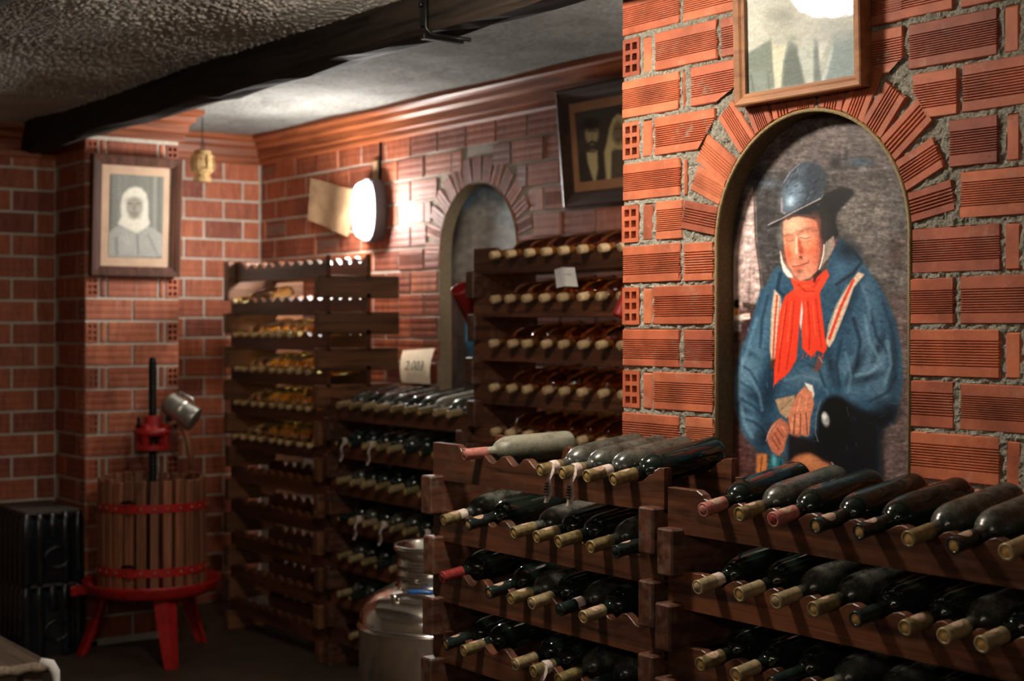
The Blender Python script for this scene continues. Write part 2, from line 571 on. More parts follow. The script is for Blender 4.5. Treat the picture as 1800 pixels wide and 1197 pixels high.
big = vnoise(gx * 2.2, gy * 3.4, 3) - 0.5
mask = 0.25 + 0.75 * vnoise(gx * 3.0, gy * 5.0, 12)
gz = ZC1 + 0.035 * big - 0.0105 * cells(gx, gy, .018, 1) * mask - 0.003 * vnoise(gx * 110, gy * 110, 9)
vv = np.stack([gx, gy, gz], -1).reshape(-1, 3)
ii = (np.arange(ny)[:, None] * (nx + 1) + np.arange(nx)[None, :]).reshape(-1)
ff = np.stack([ii, ii + nx + 1, ii + nx + 2, ii + 1], -1)
me = bpy.data.meshes.new('ceiling')
me.vertices.add(len(vv)); me.vertices.foreach_set('co', vv.ravel())
me.loops.add(ff.size); me.loops.foreach_set('vertex_index', ff.ravel())
me.polygons.add(len(ff)); me.polygons.foreach_set('loop_start', np.arange(len(ff)) * 4)
me.polygons.foreach_set('use_smooth', np.zeros(len(ff), bool))
me.update(calc_edges=True); me.validate()
me.materials.append(MAT['stucco'])
structure(link('ceiling', me), 'rough dark stucco ceiling in front of the black beam', 'ceiling')
structure(MB().box(-8, 3, -3, 1.16, ZC1, ZC1 + .05).box(-2.6, 3, 1.15, 2.32, ZC1, ZC1 + .05).box(-8, -7.04, 1.15, 2.32, ZC1, ZC1 + .05)
          .build('ceiling', MAT['stucco']), 'stucco ceiling over the front of the cellar', 'ceiling')
structure(MB().grid(60, 20, lambda u, v: (-7.6 + 10.6 * u, 2.29 + 1.75 * v, ZC2 + 0.012 * math.sin(u * 70) * math.sin(v * 9))).build('ceiling', MAT['stucco_far']),
          'pale grey stucco ceiling above the far lamp', 'ceiling')


def hewn(x0, x1, y0, y1, z0, z1, seed, rough=0.006):
    """a hewn beam along X with uneven edges"""
    b = MB()
    n = 70
    prof = [(y0, z1), (y0, z0 + .012), (y0 + .012, z0), ((y0 + y1) / 2, z0 - .003), (y1 - .014, z0), (y1, z0 + .014), (y1, z1)]
    v = []
    for i in range(n + 1):
        x = x0 + (x1 - x0) * i / n
        for k, (y, z) in enumerate(prof):
            a = float(vnoise(i * 0.8 + 3, k * 5.1, seed)) - .5
            c = float(vnoise(i * 0.8 + 90, k * 5.1, seed + 1)) - .5
            q = 0 if k in (0, len(prof) - 1) else 1
            v.append((x, y + a * rough * 2 * q, z + c * rough * 3 * q))
    m = len(prof)
    f = [(i * m + k, i * m + k + 1, (i + 1) * m + k + 1, (i + 1) * m + k) for i in range(n) for k in range(m - 1)]
    f += [tuple(range(m)), tuple(range(n * m, (n + 1) * m))]
    return b.add(v, f)


structure(hewn(-7.0, 2.9, 2.264, 2.375, 2.255, 2.46, 21, 0.007).build('ceiling_beam', MAT['beam']),
          'long blackened wooden beam across the ceiling', 'beam')
structure(hewn(-7.0, 2.9, 1.10, 1.238, 2.26, 2.40, 31, 0.006).build('ceiling_beam', MAT['beam']),
          'black ceiling beam in the upper left corner', 'beam')

# iron strap round the beam
xs = onY(755, 2.264)
b = MB()
b.tube([(xs, 2.252, 2.45), (xs, 2.252, 2.30), (xs + .004, 2.25, 2.262), (xs + .01, 2.262, 2.246), (xs + .015, 2.33, 2.244), (xs + .015, 2.39, 2.244)], 0.006, 8)
b.box(xs - .03, xs - .006, 2.250, 2.258, 2.27, 2.45, .002).box(xs - .03, xs - .006, 2.250, 2.385, 2.236, 2.25, .002)
b.lathe([(.001, 0), (.008, .001), (.008, .006), (.001, .01)], 10, Matrix.Translation((xs - .018, 2.25, 2.33)) @ Matrix.Rotation(PI / 2, 4, 'X'))
tag(b.build('beam_strap', MAT['iron']), 'dark iron strap and rod bent round the ceiling beam', 'strap')

# ------------------------------------------------------------------ bricks
H = P - 0.011             # brick face height


def ribbed_mesh(name, mat, ribs=10, depth=0.05, lo=0.22, hi=0.78, gd=0.0042, jit=0.0015, L=1.0, Hh=1.0, corners=None, rr=random):
    """brick with grooves along its length; local x along 0..L, front at y = 0, z 0..Hh"""
    zs = [(0.0, 0.003), (0.0022, 0.0)]
    w_ = (hi - lo) * Hh / ribs
    for i in range(ribs):
        a = lo * Hh + i * w_
        zs += [(a, 0.0), (a + w_ * 0.18, gd), (a + w_ * 0.42, gd), (a + w_ * 0.60, 0.0)]
    zs += [(Hh - 0.0022, 0.0), (Hh, 0.003)]
    n = len(zs)
    segs = [0.0, 0.0022, L - 0.0022, L]
    v = []
    for k, x in enumerate(segs):
        for z, y in zs:
            dy = 0.003 if k in (0, 3) else 0.0
            v.append((x + rr.uniform(-jit, jit) * (k in (0, 3)), y + dy, z))
    for x in (0.0, L):
        v += [(x, depth, 0.0), (x, depth, Hh)]
    f = []
    for k in range(3):
        for i in range(n - 1):
            f.append((k * n + i, (k + 1) * n + i, (k + 1) * n + i + 1, k * n + i + 1))
    e = 4 * n
    f.append(tuple([e, e + 1] + [n - 1 - i for i in range(n)]))
    f.append(tuple([e + 3, e + 2] + [3 * n + i for i in range(n)]))
    f.append((0, e, e + 2, 3 * n, 2 * n, n))
    f.append((n - 1, 2 * n - 1, 3 * n - 1, 4 * n - 1, e + 3, e + 1))
    b = MB(); b.add(v, f)
    return b.mesh(name, mat, None, False)


def block_mesh(name, mat, L, Hh, depth=0.05, c=0.003, grooves=0):
    b = MB()
    b.box(0, L, 0, depth, 0, Hh, c)
    return b.mesh(name, mat, None, True)


def holes_mesh(name, mat, L, Hh, depth=0.05, d=0.11):
    """end of a hollow brick: two by three square holes"""
    xs = [0, .16 * L, .44 * L, .56 * L, .84 * L, L]
    zs = [0, .11 * Hh, .30 * Hh, .41 * Hh, .59 * Hh, .70 * Hh, .89 * Hh, Hh]
    b = MB()
    for i in range(5):
        for j in range(7):
            x0, x1, z0, z1 = xs[i], xs[i + 1], zs[j], zs[j + 1]
            if i in (1, 3) and j in (1, 3, 5):
                q = [(x0, z0), (x1, z0), (x1, z1), (x0, z1)]
                vv_ = [(x, 0, z) for x, z in q] + [(x, d, z) for x, z in q]
                b.add(vv_, [(0, 1, 5, 4), (1, 2, 6, 5), (2, 3, 7, 6), (3, 0, 4, 7), (4, 5, 6, 7)])
            else:
                b.add([(x0, 0, z0), (x1, 0, z0), (x1, 0, z1), (x0, 0, z1)], [(0, 1, 2, 3)])
    b.add([(0, 0, 0), (L, 0, 0), (L, depth, 0), (0, depth, 0), (0, 0, Hh), (L, 0, Hh), (L, depth, Hh), (0, depth, Hh)],
          [(0, 3, 2, 1), (4, 5, 6, 7), (0, 4, 7, 3), (1, 2, 6, 5)])
    return b.mesh(name, mat, None, False)


def brick(parent, me, loc, rz=0.0, sx=1.0, sz=1.0, ry=0.0):
    o = link('brick', me, parent)
    o.location = loc
    o.rotation_euler = (0, ry, rz)
    o.scale = (sx, 1, sz)
    return o


# ---- near pier with the big niche
ARX, ARZ, ARR = -2.27, 1.63, 0.280      # niche arch: centre, springing height, radius
NICHE_D, NICHE_Z0 = 0.052, 1.04
X_END = 1.2
nseg = 48
zt = ZC2 + .02
arc = [(ARX - ARR * math.cos(PI * i / nseg), ARZ + ARR * math.sin(PI * i / nseg)) for i in range(nseg + 1)]
def zk(k):
    return CAM_Z + (7 - k) * P


wall_near = structure(link('wall_right', bpy.data.meshes.new('wall_right')), 'orange ribbed brick pier with rough grey mortar around the painting niche', 'wall')
RECTS = []        # footprints of the bricks on the pier face: origin x, z, direction, length, height


# reveal of the niche (sides, soffit, sill) and its back
path = [(ARX - ARR, NICHE_Z0)] + arc + [(ARX + ARR, NICHE_Z0)]
b = MB()
for (a, za), (c, zc) in zip(path[:-1], path[1:]):
    b.add([(a, YN - .006, za), (c, YN - .006, zc), (c, YN + NICHE_D, zc), (a, YN + NICHE_D, za)], [(0, 3, 2, 1)])
b.add([(ARX - ARR, YN, NICHE_Z0), (ARX + ARR, YN, NICHE_Z0), (ARX + ARR, YN + NICHE_D, NICHE_Z0), (ARX - ARR, YN + NICHE_D, NICHE_Z0)], [(0, 1, 2, 3)])
b.build('niche_reveal', MAT['reveal'], wall_near, False)
b = MB()
b.tube([(a, YN - .005, z) for a, z in path], 0.0045, 6)
b.build('niche_edge', m_rough('ochre_mortar_arris', (0.25, 0.18, 0.08), (0.50, 0.38, 0.20), 160.0, 0.8, 0.004), wall_near)

ribs = [ribbed_mesh('brick_ribbed', MAT['brick_near'], r, L=1.0, Hh=H, jit=0, lo=l, hi=h) for r, l, h in ((9, .24, .78), (10, .20, .76), (10, .22, .80), (9, .27, .74))]
m_hole = holes_mesh('brick_end', MAT['brick_near'], 1.0, H)
m_strip = block_mesh('brick_side', MAT['brick_near'], 1.0, H * .97)


def near(k, a, c, kind='R', clip=None):
    """brick in course k between picture columns a and c of the pier face"""
    xa, xb = (onY(a, YN) if a > 50 else a), (onY(c, YN) if c > 50 else c)
    z0 = zk(k + 1) + .0055 + random.uniform(-.001, .001)
    out = .0068 + random.uniform(-.0018, .0022)
    RECTS.append((xa, z0, 1.0, 0.0, xb - xa, H))
    if kind == 'R':
        L = xb - xa
        rr = ribs[random.randrange(4)] if clip is None else None
        if clip is None:
            me_ = ribbed_mesh('brick_ribbed', MAT['brick_near'], random.choice((9, 10, 10, 11)), L=L, Hh=H + random.uniform(-.002, .002),
                              lo=random.choice((.2, .22, .25)), hi=random.choice((.76, .78, .8)), jit=.0022)
        else:
            RECTS.pop()
            me_ = clip_brick(L, clip); out = max(out, .0085)
        return brick(wall_near, me_, (xa, YN - out, z0), ry=random.uniform(-.004, .004))
    if kind == 'H':
        me_ = holes_mesh('brick_end', MAT['brick_near'], xb - xa, H)
    else:
        me_ = block_mesh('brick_side', MAT['brick_near'], xb - xa, H * .96, c=.0035)
        out -= .002
    return brick(wall_near, me_, (xa, YN - out, z0))


def clip_brick(L, poly):
    """ribbed brick cut to a polygon (fractions of its face)"""
    import bmesh
    me_ = ribbed_mesh('brick_cut', MAT['brick_near'], 10, L=L, Hh=H, jit=.001)
    bm = bmesh.new(); bm.from_mesh(me_)
    n = len(poly)
    for i in range(n):
        (ax, az), (bx, bz) = poly[i], poly[(i + 1) % n]
        if (ax == bx and ax in (0, 1)) or (az == bz and az in (0, 1)):
            continue
        A, B = Vector((ax * L, 0, az * H)), Vector((bx * L, 0, bz * H))
        d = (B - A)
        no = Vector((d.z, 0, -d.x)).normalized()     # polygon is counter-clockwise, outside to the right
        r = bmesh.ops.bisect_plane(bm, geom=bm.verts[:] + bm.edges[:] + bm.faces[:], plane_co=A, plane_no=no, clear_outer=True)
        ed = [e for e in r['geom_cut'] if isinstance(e, bmesh.types.BMEdge)]
        if ed:
            bmesh.ops.holes_fill(bm, edges=ed, sides=0)
    bm.to_mesh(me_); bm.free()
    return me_


# left of the niche
for k in range(-3, 13):
    if k % 2 == 0:
        near(k, 1097.5, 1127, 'H'); near(k, 1132.5, 1149.5, 'S')
        if k in (0, -2): near(k, 1155, 1264); near(k, 1269, 1372)
        elif k == 2: near(k, 1154, 1261, 'R', [(0, 0), (.72, 0), (1, .72), (1, 1), (0, 1)])
        elif k == 4: near(k, 1155, 1202)
        else: near(k, 1151.5, 1257)
    else:
        near(k, 1097.5, 1197.5)
        if k in (-1, -3): near(k, 1204, 1312)
        elif k == 1: near(k, 1203, 1208, 'S'); near(k, 1217.5, 1300, 'R', [(0, 0), (.55, 0), (1, .35), (1, 1), (0, 1)])
        elif k == 3: near(k, 1203.5, 1209.5, 'S')
        else: near(k, 1205 + (k == 9) * 2, 1257)
# above the niche, mostly behind the framed photograph
for k in (-3, -2, -1, 0):
    if k % 2 == 0: near(k, 1378, 1478); near(k, 1484, 1590)
    else: near(k, 1319, 1425); near(k, 1431, 1535)
near(1, 1509, 1591, 'R', [(0, .35), (.35, 0), (.7, 0), (1, .3), (1, 1), (0, 1)])
# right of the niche
near(0, 1545, 1679); near(0, 1692, 1850)
for k in (-1, -3): near(k, 1545, 1602); near(k, 1608, 1762); near(k, 1769, 1798, 'S'); near(k, 1806, 1960)
near(-2, 1597, 1682); near(-2, 1690, 1850)
near(1, 1601, 1757.5); near(1, 1767, 1794, 'S')
near(2, 1608, 1687, 'R', [(.35, 0), (1, 0), (1, 1), (0, 1), (0, .62)]); near(2, 1694.5, 1850)
near(3, 1672, 1758.5); near(3, 1772, 1796, 'S')
near(4, 1691.5, 1846)
for k in range(5, 13):
    if k % 2: near(k, 1604 - (k - 5) * .6, 1761); near(k, 1769, 1797, 'S')
    else: near(k, 1604 - (k - 5) * .6, 1680); near(k, 1690.5, 1846)
for k in range(-3, 13):      # further right, beyond the picture's edge
    s = 1855 if k % 2 == 0 else 1806
    for a in range(6):
        near(k, s + 168 * a, s + 168 * a + 160)
# voussoirs round the arch
for i in range(13):
    a = math.radians(9.5 + 13.4 * i)
    Lr = 0.112 + random.uniform(-.012, .010)
    Wt = 0.066 + random.uniform(-.006, .006)
    me_ = ribbed_mesh('voussoir', MAT['brick_near'], random.choice((4, 5, 6)), L=Lr, Hh=Wt, lo=.25, hi=.8, jit=.003)
    o = link('brick', me_, wall_near)
    a += random.uniform(-.03, .03)
    ca, sa = math.cos(a), math.sin(a)
    # local x radial, local z tangential
    M = Matrix(((ca, 0, -sa, ARX + ca * (ARR + .004) + sa * Wt / 2),
                (0, 1, 0, YN - .007 - random.uniform(0, .003)),
                (sa, 0, ca, ARZ + sa * (ARR + .004) - ca * Wt / 2),
                (0, 0, 0, 1)))
    o.matrix_local = M
    RECTS.append((M[0][3], M[2][3], ca, sa, Lr, Wt))

# mortar bed of the pier, gritty relief round the bricks
b = MB()
XHOLE = onY(1127, YN)     # the hollow brick ends at the pier's edge stay open behind
st = .0048
xa_, xb_, za_, zb_ = XN, -1.56, .98, zt
nx, nz = int((xb_ - xa_) / st), int((zb_ - za_) / st)
mx, mz = np.meshgrid(np.linspace(xa_, xb_, nx + 1), np.linspace(za_, zb_, nz + 1))
rel = .0075 * (vnoise(mx * 95, mz * 95, 41) - .5) + .0045 * (vnoise(mx * 190, mz * 190, 42) - .5) + .006 * (vnoise(mx * 18, mz * 18, 43) - .5)
my = YN - .0005 + np.clip(rel - .0022, -.0072, .01)
for ox, oz, ux, uz, L_, H_ in RECTS:      # no mortar stands up behind the brick faces
    lx = (mx - ox) * ux + (mz - oz) * uz
    lz = -(mx - ox) * uz + (mz - oz) * ux
    my[(lx > .0035) & (lx < L_ - .0035) & (lz > .003) & (lz < H_ - .003)] = YN + .006
my[:, 0] = YN
cxm = (mx[:-1, :-1] + mx[1:, 1:]) / 2; czm = (mz[:-1, :-1] + mz[1:, 1:]) / 2
keep = ~((np.abs(cxm - ARX) < ARR) & (czm > NICHE_Z0) & ((czm < ARZ) | ((cxm - ARX) ** 2 + (czm - ARZ) ** 2 < ARR ** 2)))
for k in range(-2, 13, 2):
    keep &= ~((cxm > XN + .004) & (cxm < XHOLE - .003) & (czm > zk(k + 1) + .009) & (czm < zk(k) - .009))
mid = (np.arange(nz)[:, None] * (nx + 1) + np.arange(nx)[None, :])[keep]
MORT_V = np.stack([mx, my, mz], -1).reshape(-1, 3)
MORT_F = np.stack([mid, mid + 1, mid + nx + 2, mid + nx + 1], -1)
b.add(MORT_V.tolist(), MORT_F.tolist())
for xa, xb, za, zb in ((XN, xb_, 0, za_), (xb_, X_END, 0, zt)):
    b.add([(xa, YN, za), (xb, YN, za), (xb, YN, zb), (xa, YN, zb)], [(0, 1, 2, 3)])
b.add([(XN, YN, 0), (XN, YN, zt), (XN, YF + .1, zt), (XN, YF + .1, 0)], [(0, 1, 2, 3)])
b.add([(XN, YF + .1, 0), (X_END, YF + .1, 0), (X_END, YF + .1, zt), (XN, YF + .1, zt)], [(0, 1, 2, 3)])
wall_near.data = b.mesh('wall_right', MAT['mortar_near'], None, False)

# ---- generic brick bond for the other walls
g_plain = [block_mesh('brick_plain', MAT['brick_far'], 1.0, H, c=.004)]
gb_plain = [ribbed_mesh('brick_plain', MAT['brick_far'], 2, L=1.0, Hh=H, gd=.0012, jit=0, lo=.2, hi=.9) for _ in range(2)]
g_rib = ribbed_mesh('brick_ribbed_far', MAT['brick_far'], 9, L=1.0, Hh=H, jit=0)


def bond(parent, face, fixed, u0, u1, z_ref, z0, z1, L=0.222, joint=.012, shift=0.0, skip=None, ribp=0.0):
    """running bond on a wall; face 'Y' (normal -Y, u = X) or 'X' (normal +X, u = Y)"""
    j0 = math.floor((z0 - z_ref) / P)
    z = z_ref + j0 * P
    j = j0
    while z < z1 - .01:
        za, zb = max(z, z0), min(z + P, z1)
        u = u0 - (shift + (L / 2 if j % 2 else 0)) % L
        while u < u1:
            ua, ub = max(u, u0), min(u + L - joint, u1)
            segs = [(ua, ub)] if ub - ua > .02 else []
            if skip:
                segs = skip(segs, za, zb)
            for sa_, sb_ in segs:
                if sb_ - sa_ < .02: continue
                me_ = g_rib if random.random() < ribp else random.choice(gb_plain)
                hh = (zb - za - .011) / H
                if hh < .2: continue
                out = .004 + random.uniform(-.002, .003)
                if face == 'Y':
                    brick(parent, me_, (sa_, fixed - out, za + .0055), 0, sb_ - sa_, hh, random.uniform(-.006, .006))
                else:
                    brick(parent, me_, (fixed + out, sa_, za + .0055), PI / 2, sb_ - sa_, hh)
            u += L
        z += P
        j += 1


# ---- far wall with its own niche
FAX, FAZ, FAR = -5.278, 1.767, 0.286
FN_D, FN_Z0 = 0.06, 0.95
b = MB()
arcf = [(FAX - FAR * math.cos(PI * i / 36), FAZ + FAR * math.sin(PI * i / 36)) for i in range(37)]
for (a, za), (c, zc) in zip(arcf[:-1], arcf[1:]):
    b.add([(a, YF, za), (c, YF, zc), (c, YF, zt), (a, YF, zt)], [(0, 1, 2, 3)])
for xa, xb, za, zb in ((XC, FAX - FAR, 0, zt), (FAX + FAR, XN, 0, zt), (FAX - FAR, FAX + FAR, 0, FN_Z0)):
    b.add([(xa, YF, za), (xb, YF, za), (xb, YF, zb), (xa, YF, zb)], [(0, 1, 2, 3)])
wall_far = structure(b.build('wall_back', MAT['mortar_far'], None, False), 'far red brick wall with arched niche behind the racks', 'wall')
pathf = [(FAX - FAR, FN_Z0)] + arcf + [(FAX + FAR, FN_Z0)]
b = MB()
for (a, za), (c, zc) in zip(pathf[:-1], pathf[1:]):
    b.add([(a, YF - .008, za), (c, YF - .008, zc), (c, YF + FN_D, zc), (a, YF + FN_D, za)], [(0, 3, 2, 1)])
b.add([(FAX - FAR, YF, FN_Z0), (FAX + FAR, YF, FN_Z0), (FAX + FAR, YF + FN_D, FN_Z0), (FAX - FAR, YF + FN_D, FN_Z0)], [(0, 1, 2, 3)])
b.build('niche_reveal', m_rough('pale_ochre_render', (0.34, 0.26, 0.17), (0.5, 0.4, 0.27), 80.0, 0.5, 0.005), wall_far, False)


def skip_far(segs, za, zb):
    out = []
    R2 = FAR + .125
    for a, c in segs:
        zm = (za + zb) / 2
        if zm < FAZ:
            h = FAR + .012 if zm < FAZ - .09 else FAR + .012
        else:
            dz = max(0, zm - FAZ)
            h = math.sqrt(max(0, R2 * R2 - dz * dz)) if dz < R2 else 0
        l_, r_ = FAX - h, FAX + h
        if h <= 0 or c <= l_ or a >= r_:
            out.append((a, c)); continue
        if a < l_: out.append((a, l_))
        if c > r_: out.append((r_, c))
    return out


bond(wall_far, 'Y', YF, XC + .02, -3.45, 2.006, 0.95, 2.335, shift=.06, skip=skip_far, ribp=.12)
for i in range(15):
    a = math.radians(3 + 12.4 * i)
    me_ = g_rib if i % 4 == 1 else gb_plain[0]
    o = link('brick', me_, wall_far)
    ca, sa = math.cos(a), math.sin(a)
    Wt = .058
    M = Matrix(((ca, 0, -sa, FAX + ca * (FAR + .006) + sa * Wt / 2), (0, 1, 0, YF - .006),
                (sa, 0, ca, FAZ + sa * (FAR + .006) - ca * Wt / 2), (0, 0, 0, 1)))
    o.matrix_local = M @ Matrix.Diagonal((.11, 1, Wt / H, 1))

# ---- back wall by the pilaster, pilaster, left wall
b = MB(); b.add([(XC, YP1 - .05, 0), (XC, YF + .02, 0), (XC, YF + .02, zt), (XC, YP1 - .05, zt)], [(0, 1, 2, 3)])
wall_back = structure(b.build('wall_back', MAT['mortar_far'], None, False), 'narrow brick wall between the pilaster and the far corner', 'wall')
bond(wall_back, 'X', XC, YP1, YF - .012, 2.004, 0.0, 2.33, shift=.10)
b = MB(); b.box(-7.4, XP - .12, YP0, YP1, 0, zt)
W2 = YP1 - YP0
qy = lambda ya, yb, za, zb: b.add([(XP, ya, za), (XP, yb, za), (XP, yb, zb), (XP, ya, zb)], [(0, 1, 2, 3)])
for j in range(-15, 11):
    z = 1.468 + P * j
    qy(YP0, YP1, z - .006, z + .007)
    if j % 2 and z + P < 2.32: qy(YP0 + .057, YP1 - .057, z + .007, z + P - .006)
    else: qy(YP0, YP1, z + .007, z + P - .006)
for yy in (YP0, YP1):
    b.add([(XP - .12, yy, 0), (XP, yy, 0), (XP, yy, zt), (XP - .12, yy, zt)], [(0, 1, 2, 3)])
pil = structure(b.build('wall_left', MAT['mortar_far']), 'brick pilaster with hollow brick ends behind the wine press', 'wall')
ph = holes_mesh('brick_end_far', MAT['brick_far'], .058, H)
ps = block_mesh('brick_side_far', MAT['brick_far'], .022, H)
W2 = YP1 - YP0
for j in range(-14, 9):
    z = 1.468 + P * j
    if z + P > 2.32 or z < 0: continue
    if j % 2:
        for u, me_, sx in ((0.001, ph, 1), (.071, ps, 1), (.105, random.choice(gb_plain), W2 - .21), (W2 - .093, ps, 1), (W2 - .059, ph, 1)):
            brick(pil, me_, (XP + .005, YP0 + u, z + .0055), PI / 2, sx)
        for u, sx in ((.0, .24), (.252, .13)):   # side towards the left wall
            brick(pil, random.choice(gb_plain), (XP - .002 - u - sx, YP0 - .004, z + .0055), 0, sx)
    else:
        for u in (.001, W2 / 2 + .006):
            brick(pil, random.choice(gb_plain), (XP + .005, YP0 + u, z + .0055), PI / 2, W2 / 2 - .007)
        brick(pil, ph, (XP - .060, YP0 - .004, z + .0055), 0, 1)
        brick(pil, ps, (XP - .094, YP0 - .004, z + .0055), 0, 1)
        brick(pil, random.choice(gb_plain), (XP - .33, YP0 - .004, z + .0055), 0, .222)
b = MB(); b.add([(XL, -3, 0), (XL, YP0 + .02, 0), (XL, YP0 + .02, zt), (XL, -3, zt)], [(0, 1, 2, 3)])
wall_left = structure(b.build('wall_left', MAT['mortar_far'], None, False), 'dim red brick wall at the left edge', 'wall')
bond(wall_left, 'X', XL, 1.05, YP0 - .008, 1.872, 0.0, 2.33, shift=.03)
# walls behind the viewer
structure(MB().box(-7, 3, -3.1, -3, 0, 2.5).build('wall_front', MAT['plaster']), 'plain dim cellar wall behind the viewer', 'wall')
structure(MB().box(3, 3.1, -3, 4, 0, 2.5).build('wall_right', MAT['plaster']), 'plain dim end wall behind the viewer', 'wall')

# ------------------------------------------------------------------ cornice
PROF = [(0, 0), (.016, 0), (.022, .012), (.022, .034), (.034, .040), (.040, .078), (.060, .090), (.066, .112), (.084, .120), (.092, .128), (.092, .150), (0, .150)]
ZM = ZC2 - .150


def cornice(name, fn0, fn1, mat, label):
    b = MB(); b.prism(PROF, fn0, fn1)
    return structure(b.build(name, mat), label, 'cornice')


cornice('trim_1', lambda a, z: (XC + a, YF - a, ZM + z), lambda a, z: (XN, YF - a, ZM + z), MAT['moulding'], 'long reddish wooden cornice along the far wall')
cornice('trim_2', lambda a, z: (XC + a, YP1 + .0, ZM + z), lambda a, z: (XC + a, YF - a, ZM + z), MAT['moulding_y'], 'short wooden cornice above the hanging lantern')
b = MB()
b.prism(PROF, lambda a, z: (XP + a, YP0 - a, ZM + z), lambda a, z: (XP + a, YP1 + a, ZM + z))
b.prism(PROF, lambda a, z: (XP + a, YP1 + a, ZM + z), lambda a, z: (XC, YP1 + a, ZM + z))
b.prism(PROF, lambda a, z: (XL, YP0 - a, ZM + z), lambda a, z: (XP + a, YP0 - a, ZM + z))
structure(b.build('trim_3', MAT['moulding_y']), 'wooden cornice wrapped round the brick pilaster', 'cornice')
b = MB(); b.prism(PROF, lambda a, z: (XL + a, -2.9, ZM + z - .08), lambda a, z: (XL + a, YP0, ZM + z - .08))
structure(b.build('trim_4', MAT['moulding_y']), 'wooden cornice on the left wall', 'cornice')

# ------------------------------------------------------------------ lamps
# round ceiling lamp between the beams (out of the picture, lights the pier)
LX, LY = -2.80, 1.70
t = empty('ceiling_lamp', (LX, LY, ZC1 - .03))
tag(t, 'round glass ceiling lamp with metal guard between the two beams', 'lamp')
MB().lathe([(.001, 0), (.135, 0), (.135, -.03), (.118, -.035), (.118, -.012), (.001, -.012)], 32, smooth=False).move(Matrix.Translation(t.location)).build('housing', MAT['white_lamp'], t)
MB().lathe([(.112, -.03), (.110, -.05), (.095, -.075), (.06, -.092), (.001, -.098)], 28).move(Matrix.Translation(t.location)).build('globe', MAT['glow_warm'], t)
b = MB()
for ang in (0, PI / 2):
    b.tube([(LX + math.cos(ang) * .122 * math.cos(s), LY + math.sin(ang) * .122 * math.cos(s), t.location.z - .03 - .078 * math.sin(s)) for s in [PI * i / 16 for i in range(17)]], .003, 6)
b.tube([(LX + .085 * math.cos(s), LY + .085 * math.sin(s), t.location.z - .09) for s in [2 * PI * i / 28 for i in range(28)]], .003, 6, closed=True)
b.build('guard', MAT['iron'], t)

# bar of small bulbs behind the viewer
t = empty('track_light', (0.5, -.95, ZC1 - .02))
tag(t, 'long ceiling track with five small bulbs behind the viewer', 'lamp')
MB().box(-.7, 1.7, -.98, -.92, ZC1 - .02, ZC1, .003).build('track', MAT['white_lamp'], t)
for i in range(5):
    x, y = -.5 + .5 * i, -.95 + (.22 if i % 2 else -.16)
    MB().tube([(x, -.95, ZC1 - .02), (x, y, ZC1 - .10)], .008, 6).build('arm', MAT['white_lamp'], t)
    MB().lathe([(.001, -.018), (.012, -.0145), (.018, 0), (.012, .0145), (.001, .018)], 12, Matrix.Translation((x, y, ZC1 - .125))).build('bulb', MAT['glow_spot'], t)

# oval bulkhead lamp on the far wall
bx_, bz_ = onY(658, YF - .03), CAM_Z + .545
t = empty('wall_lamp', (bx_, YF, bz_))
tag(t, 'glowing white oval bulkhead lamp on the far wall', 'lamp')


def oval(rx, rz, y, n=32):
    return [(bx_ + rx * math.copysign(abs(math.cos(a)) ** .8, math.cos(a)), y, bz_ + rz * math.copysign(abs(math.sin(a)) ** .9, math.sin(a))) for a in [2 * PI * i / n for i in range(n)]]


def loft(b, rings, cap0=True, cap1=True, smooth=True):
    n = len(rings[0])
    v = [p for r in rings for p in r]
    f = [(j * n + i, j * n + (i + 1) % n, (j + 1) * n + (i + 1) % n, (j + 1) * n + i) for j in range(len(rings) - 1) for i in range(n)]
    if cap0: f.append(tuple(range(n - 1, -1, -1)))
    if cap1: f.append(tuple(range((len(rings) - 1) * n, len(rings) * n)))
    return b.add(v, f, smooth)


loft(MB(), [oval(.078, .145, YF - .004), oval(.082, .150, YF - .02), oval(.083, .150, YF - .072), oval(.072, .139, YF - .075)]).build('housing', MAT['lamp_back'], t)
loft(MB(), [oval(.068, .134, YF - .070), oval(.066, .131, YF - .094), oval(.057, .120, YF - .114), oval(.037, .092, YF - .127), oval(.012, .05, YF - .132)]).build('globe', MAT['glow_cool'], t)
MB().tube([(bx_ + .02, YF - .012, bz_ + .14), (bx_ + .025, YF - .012, bz_ + .22), (bx_ + .02, YF - .01, ZM + .01)], .006, 6).build('cable', MAT['iron'], t)
MB().box(bx_ - .035, bx_ + .012, YF - .022, YF - .005, bz_ + .145, bz_ + .235, .003).build('junction_block', MAT['card'], t)

t = empty('wall_lamp', (XN, 3.22, 2.06))  # added out of view to light the far ceiling and amber bottles
tag(t, 'added unseen round lamp on the hidden side of the brick pier', 'lamp')
RM = Matrix.Translation((XN, 3.22, 2.06)) @ Matrix.Rotation(-PI / 2, 4, 'Y')
MB().lathe([(.001, .002), (.10, .002), (.10, .05), (.088, .054), (.088, .03), (.001, .03)], 28, RM).build('housing', MAT['lamp_back'], t)
MB().lathe([(.084, .045), (.080, .07), (.055, .092), (.001, .10)], 24, RM).build('globe', m_emit('added_pier_glow', (1.0, 0.93, 0.84), FILL_PIER), t)

# ------------------------------------------------------------------ bottles
BM = Matrix.Rotation(-PI / 2, 4, 'X')     # lathe axis -> local +y (tip at origin, base at y = .30)


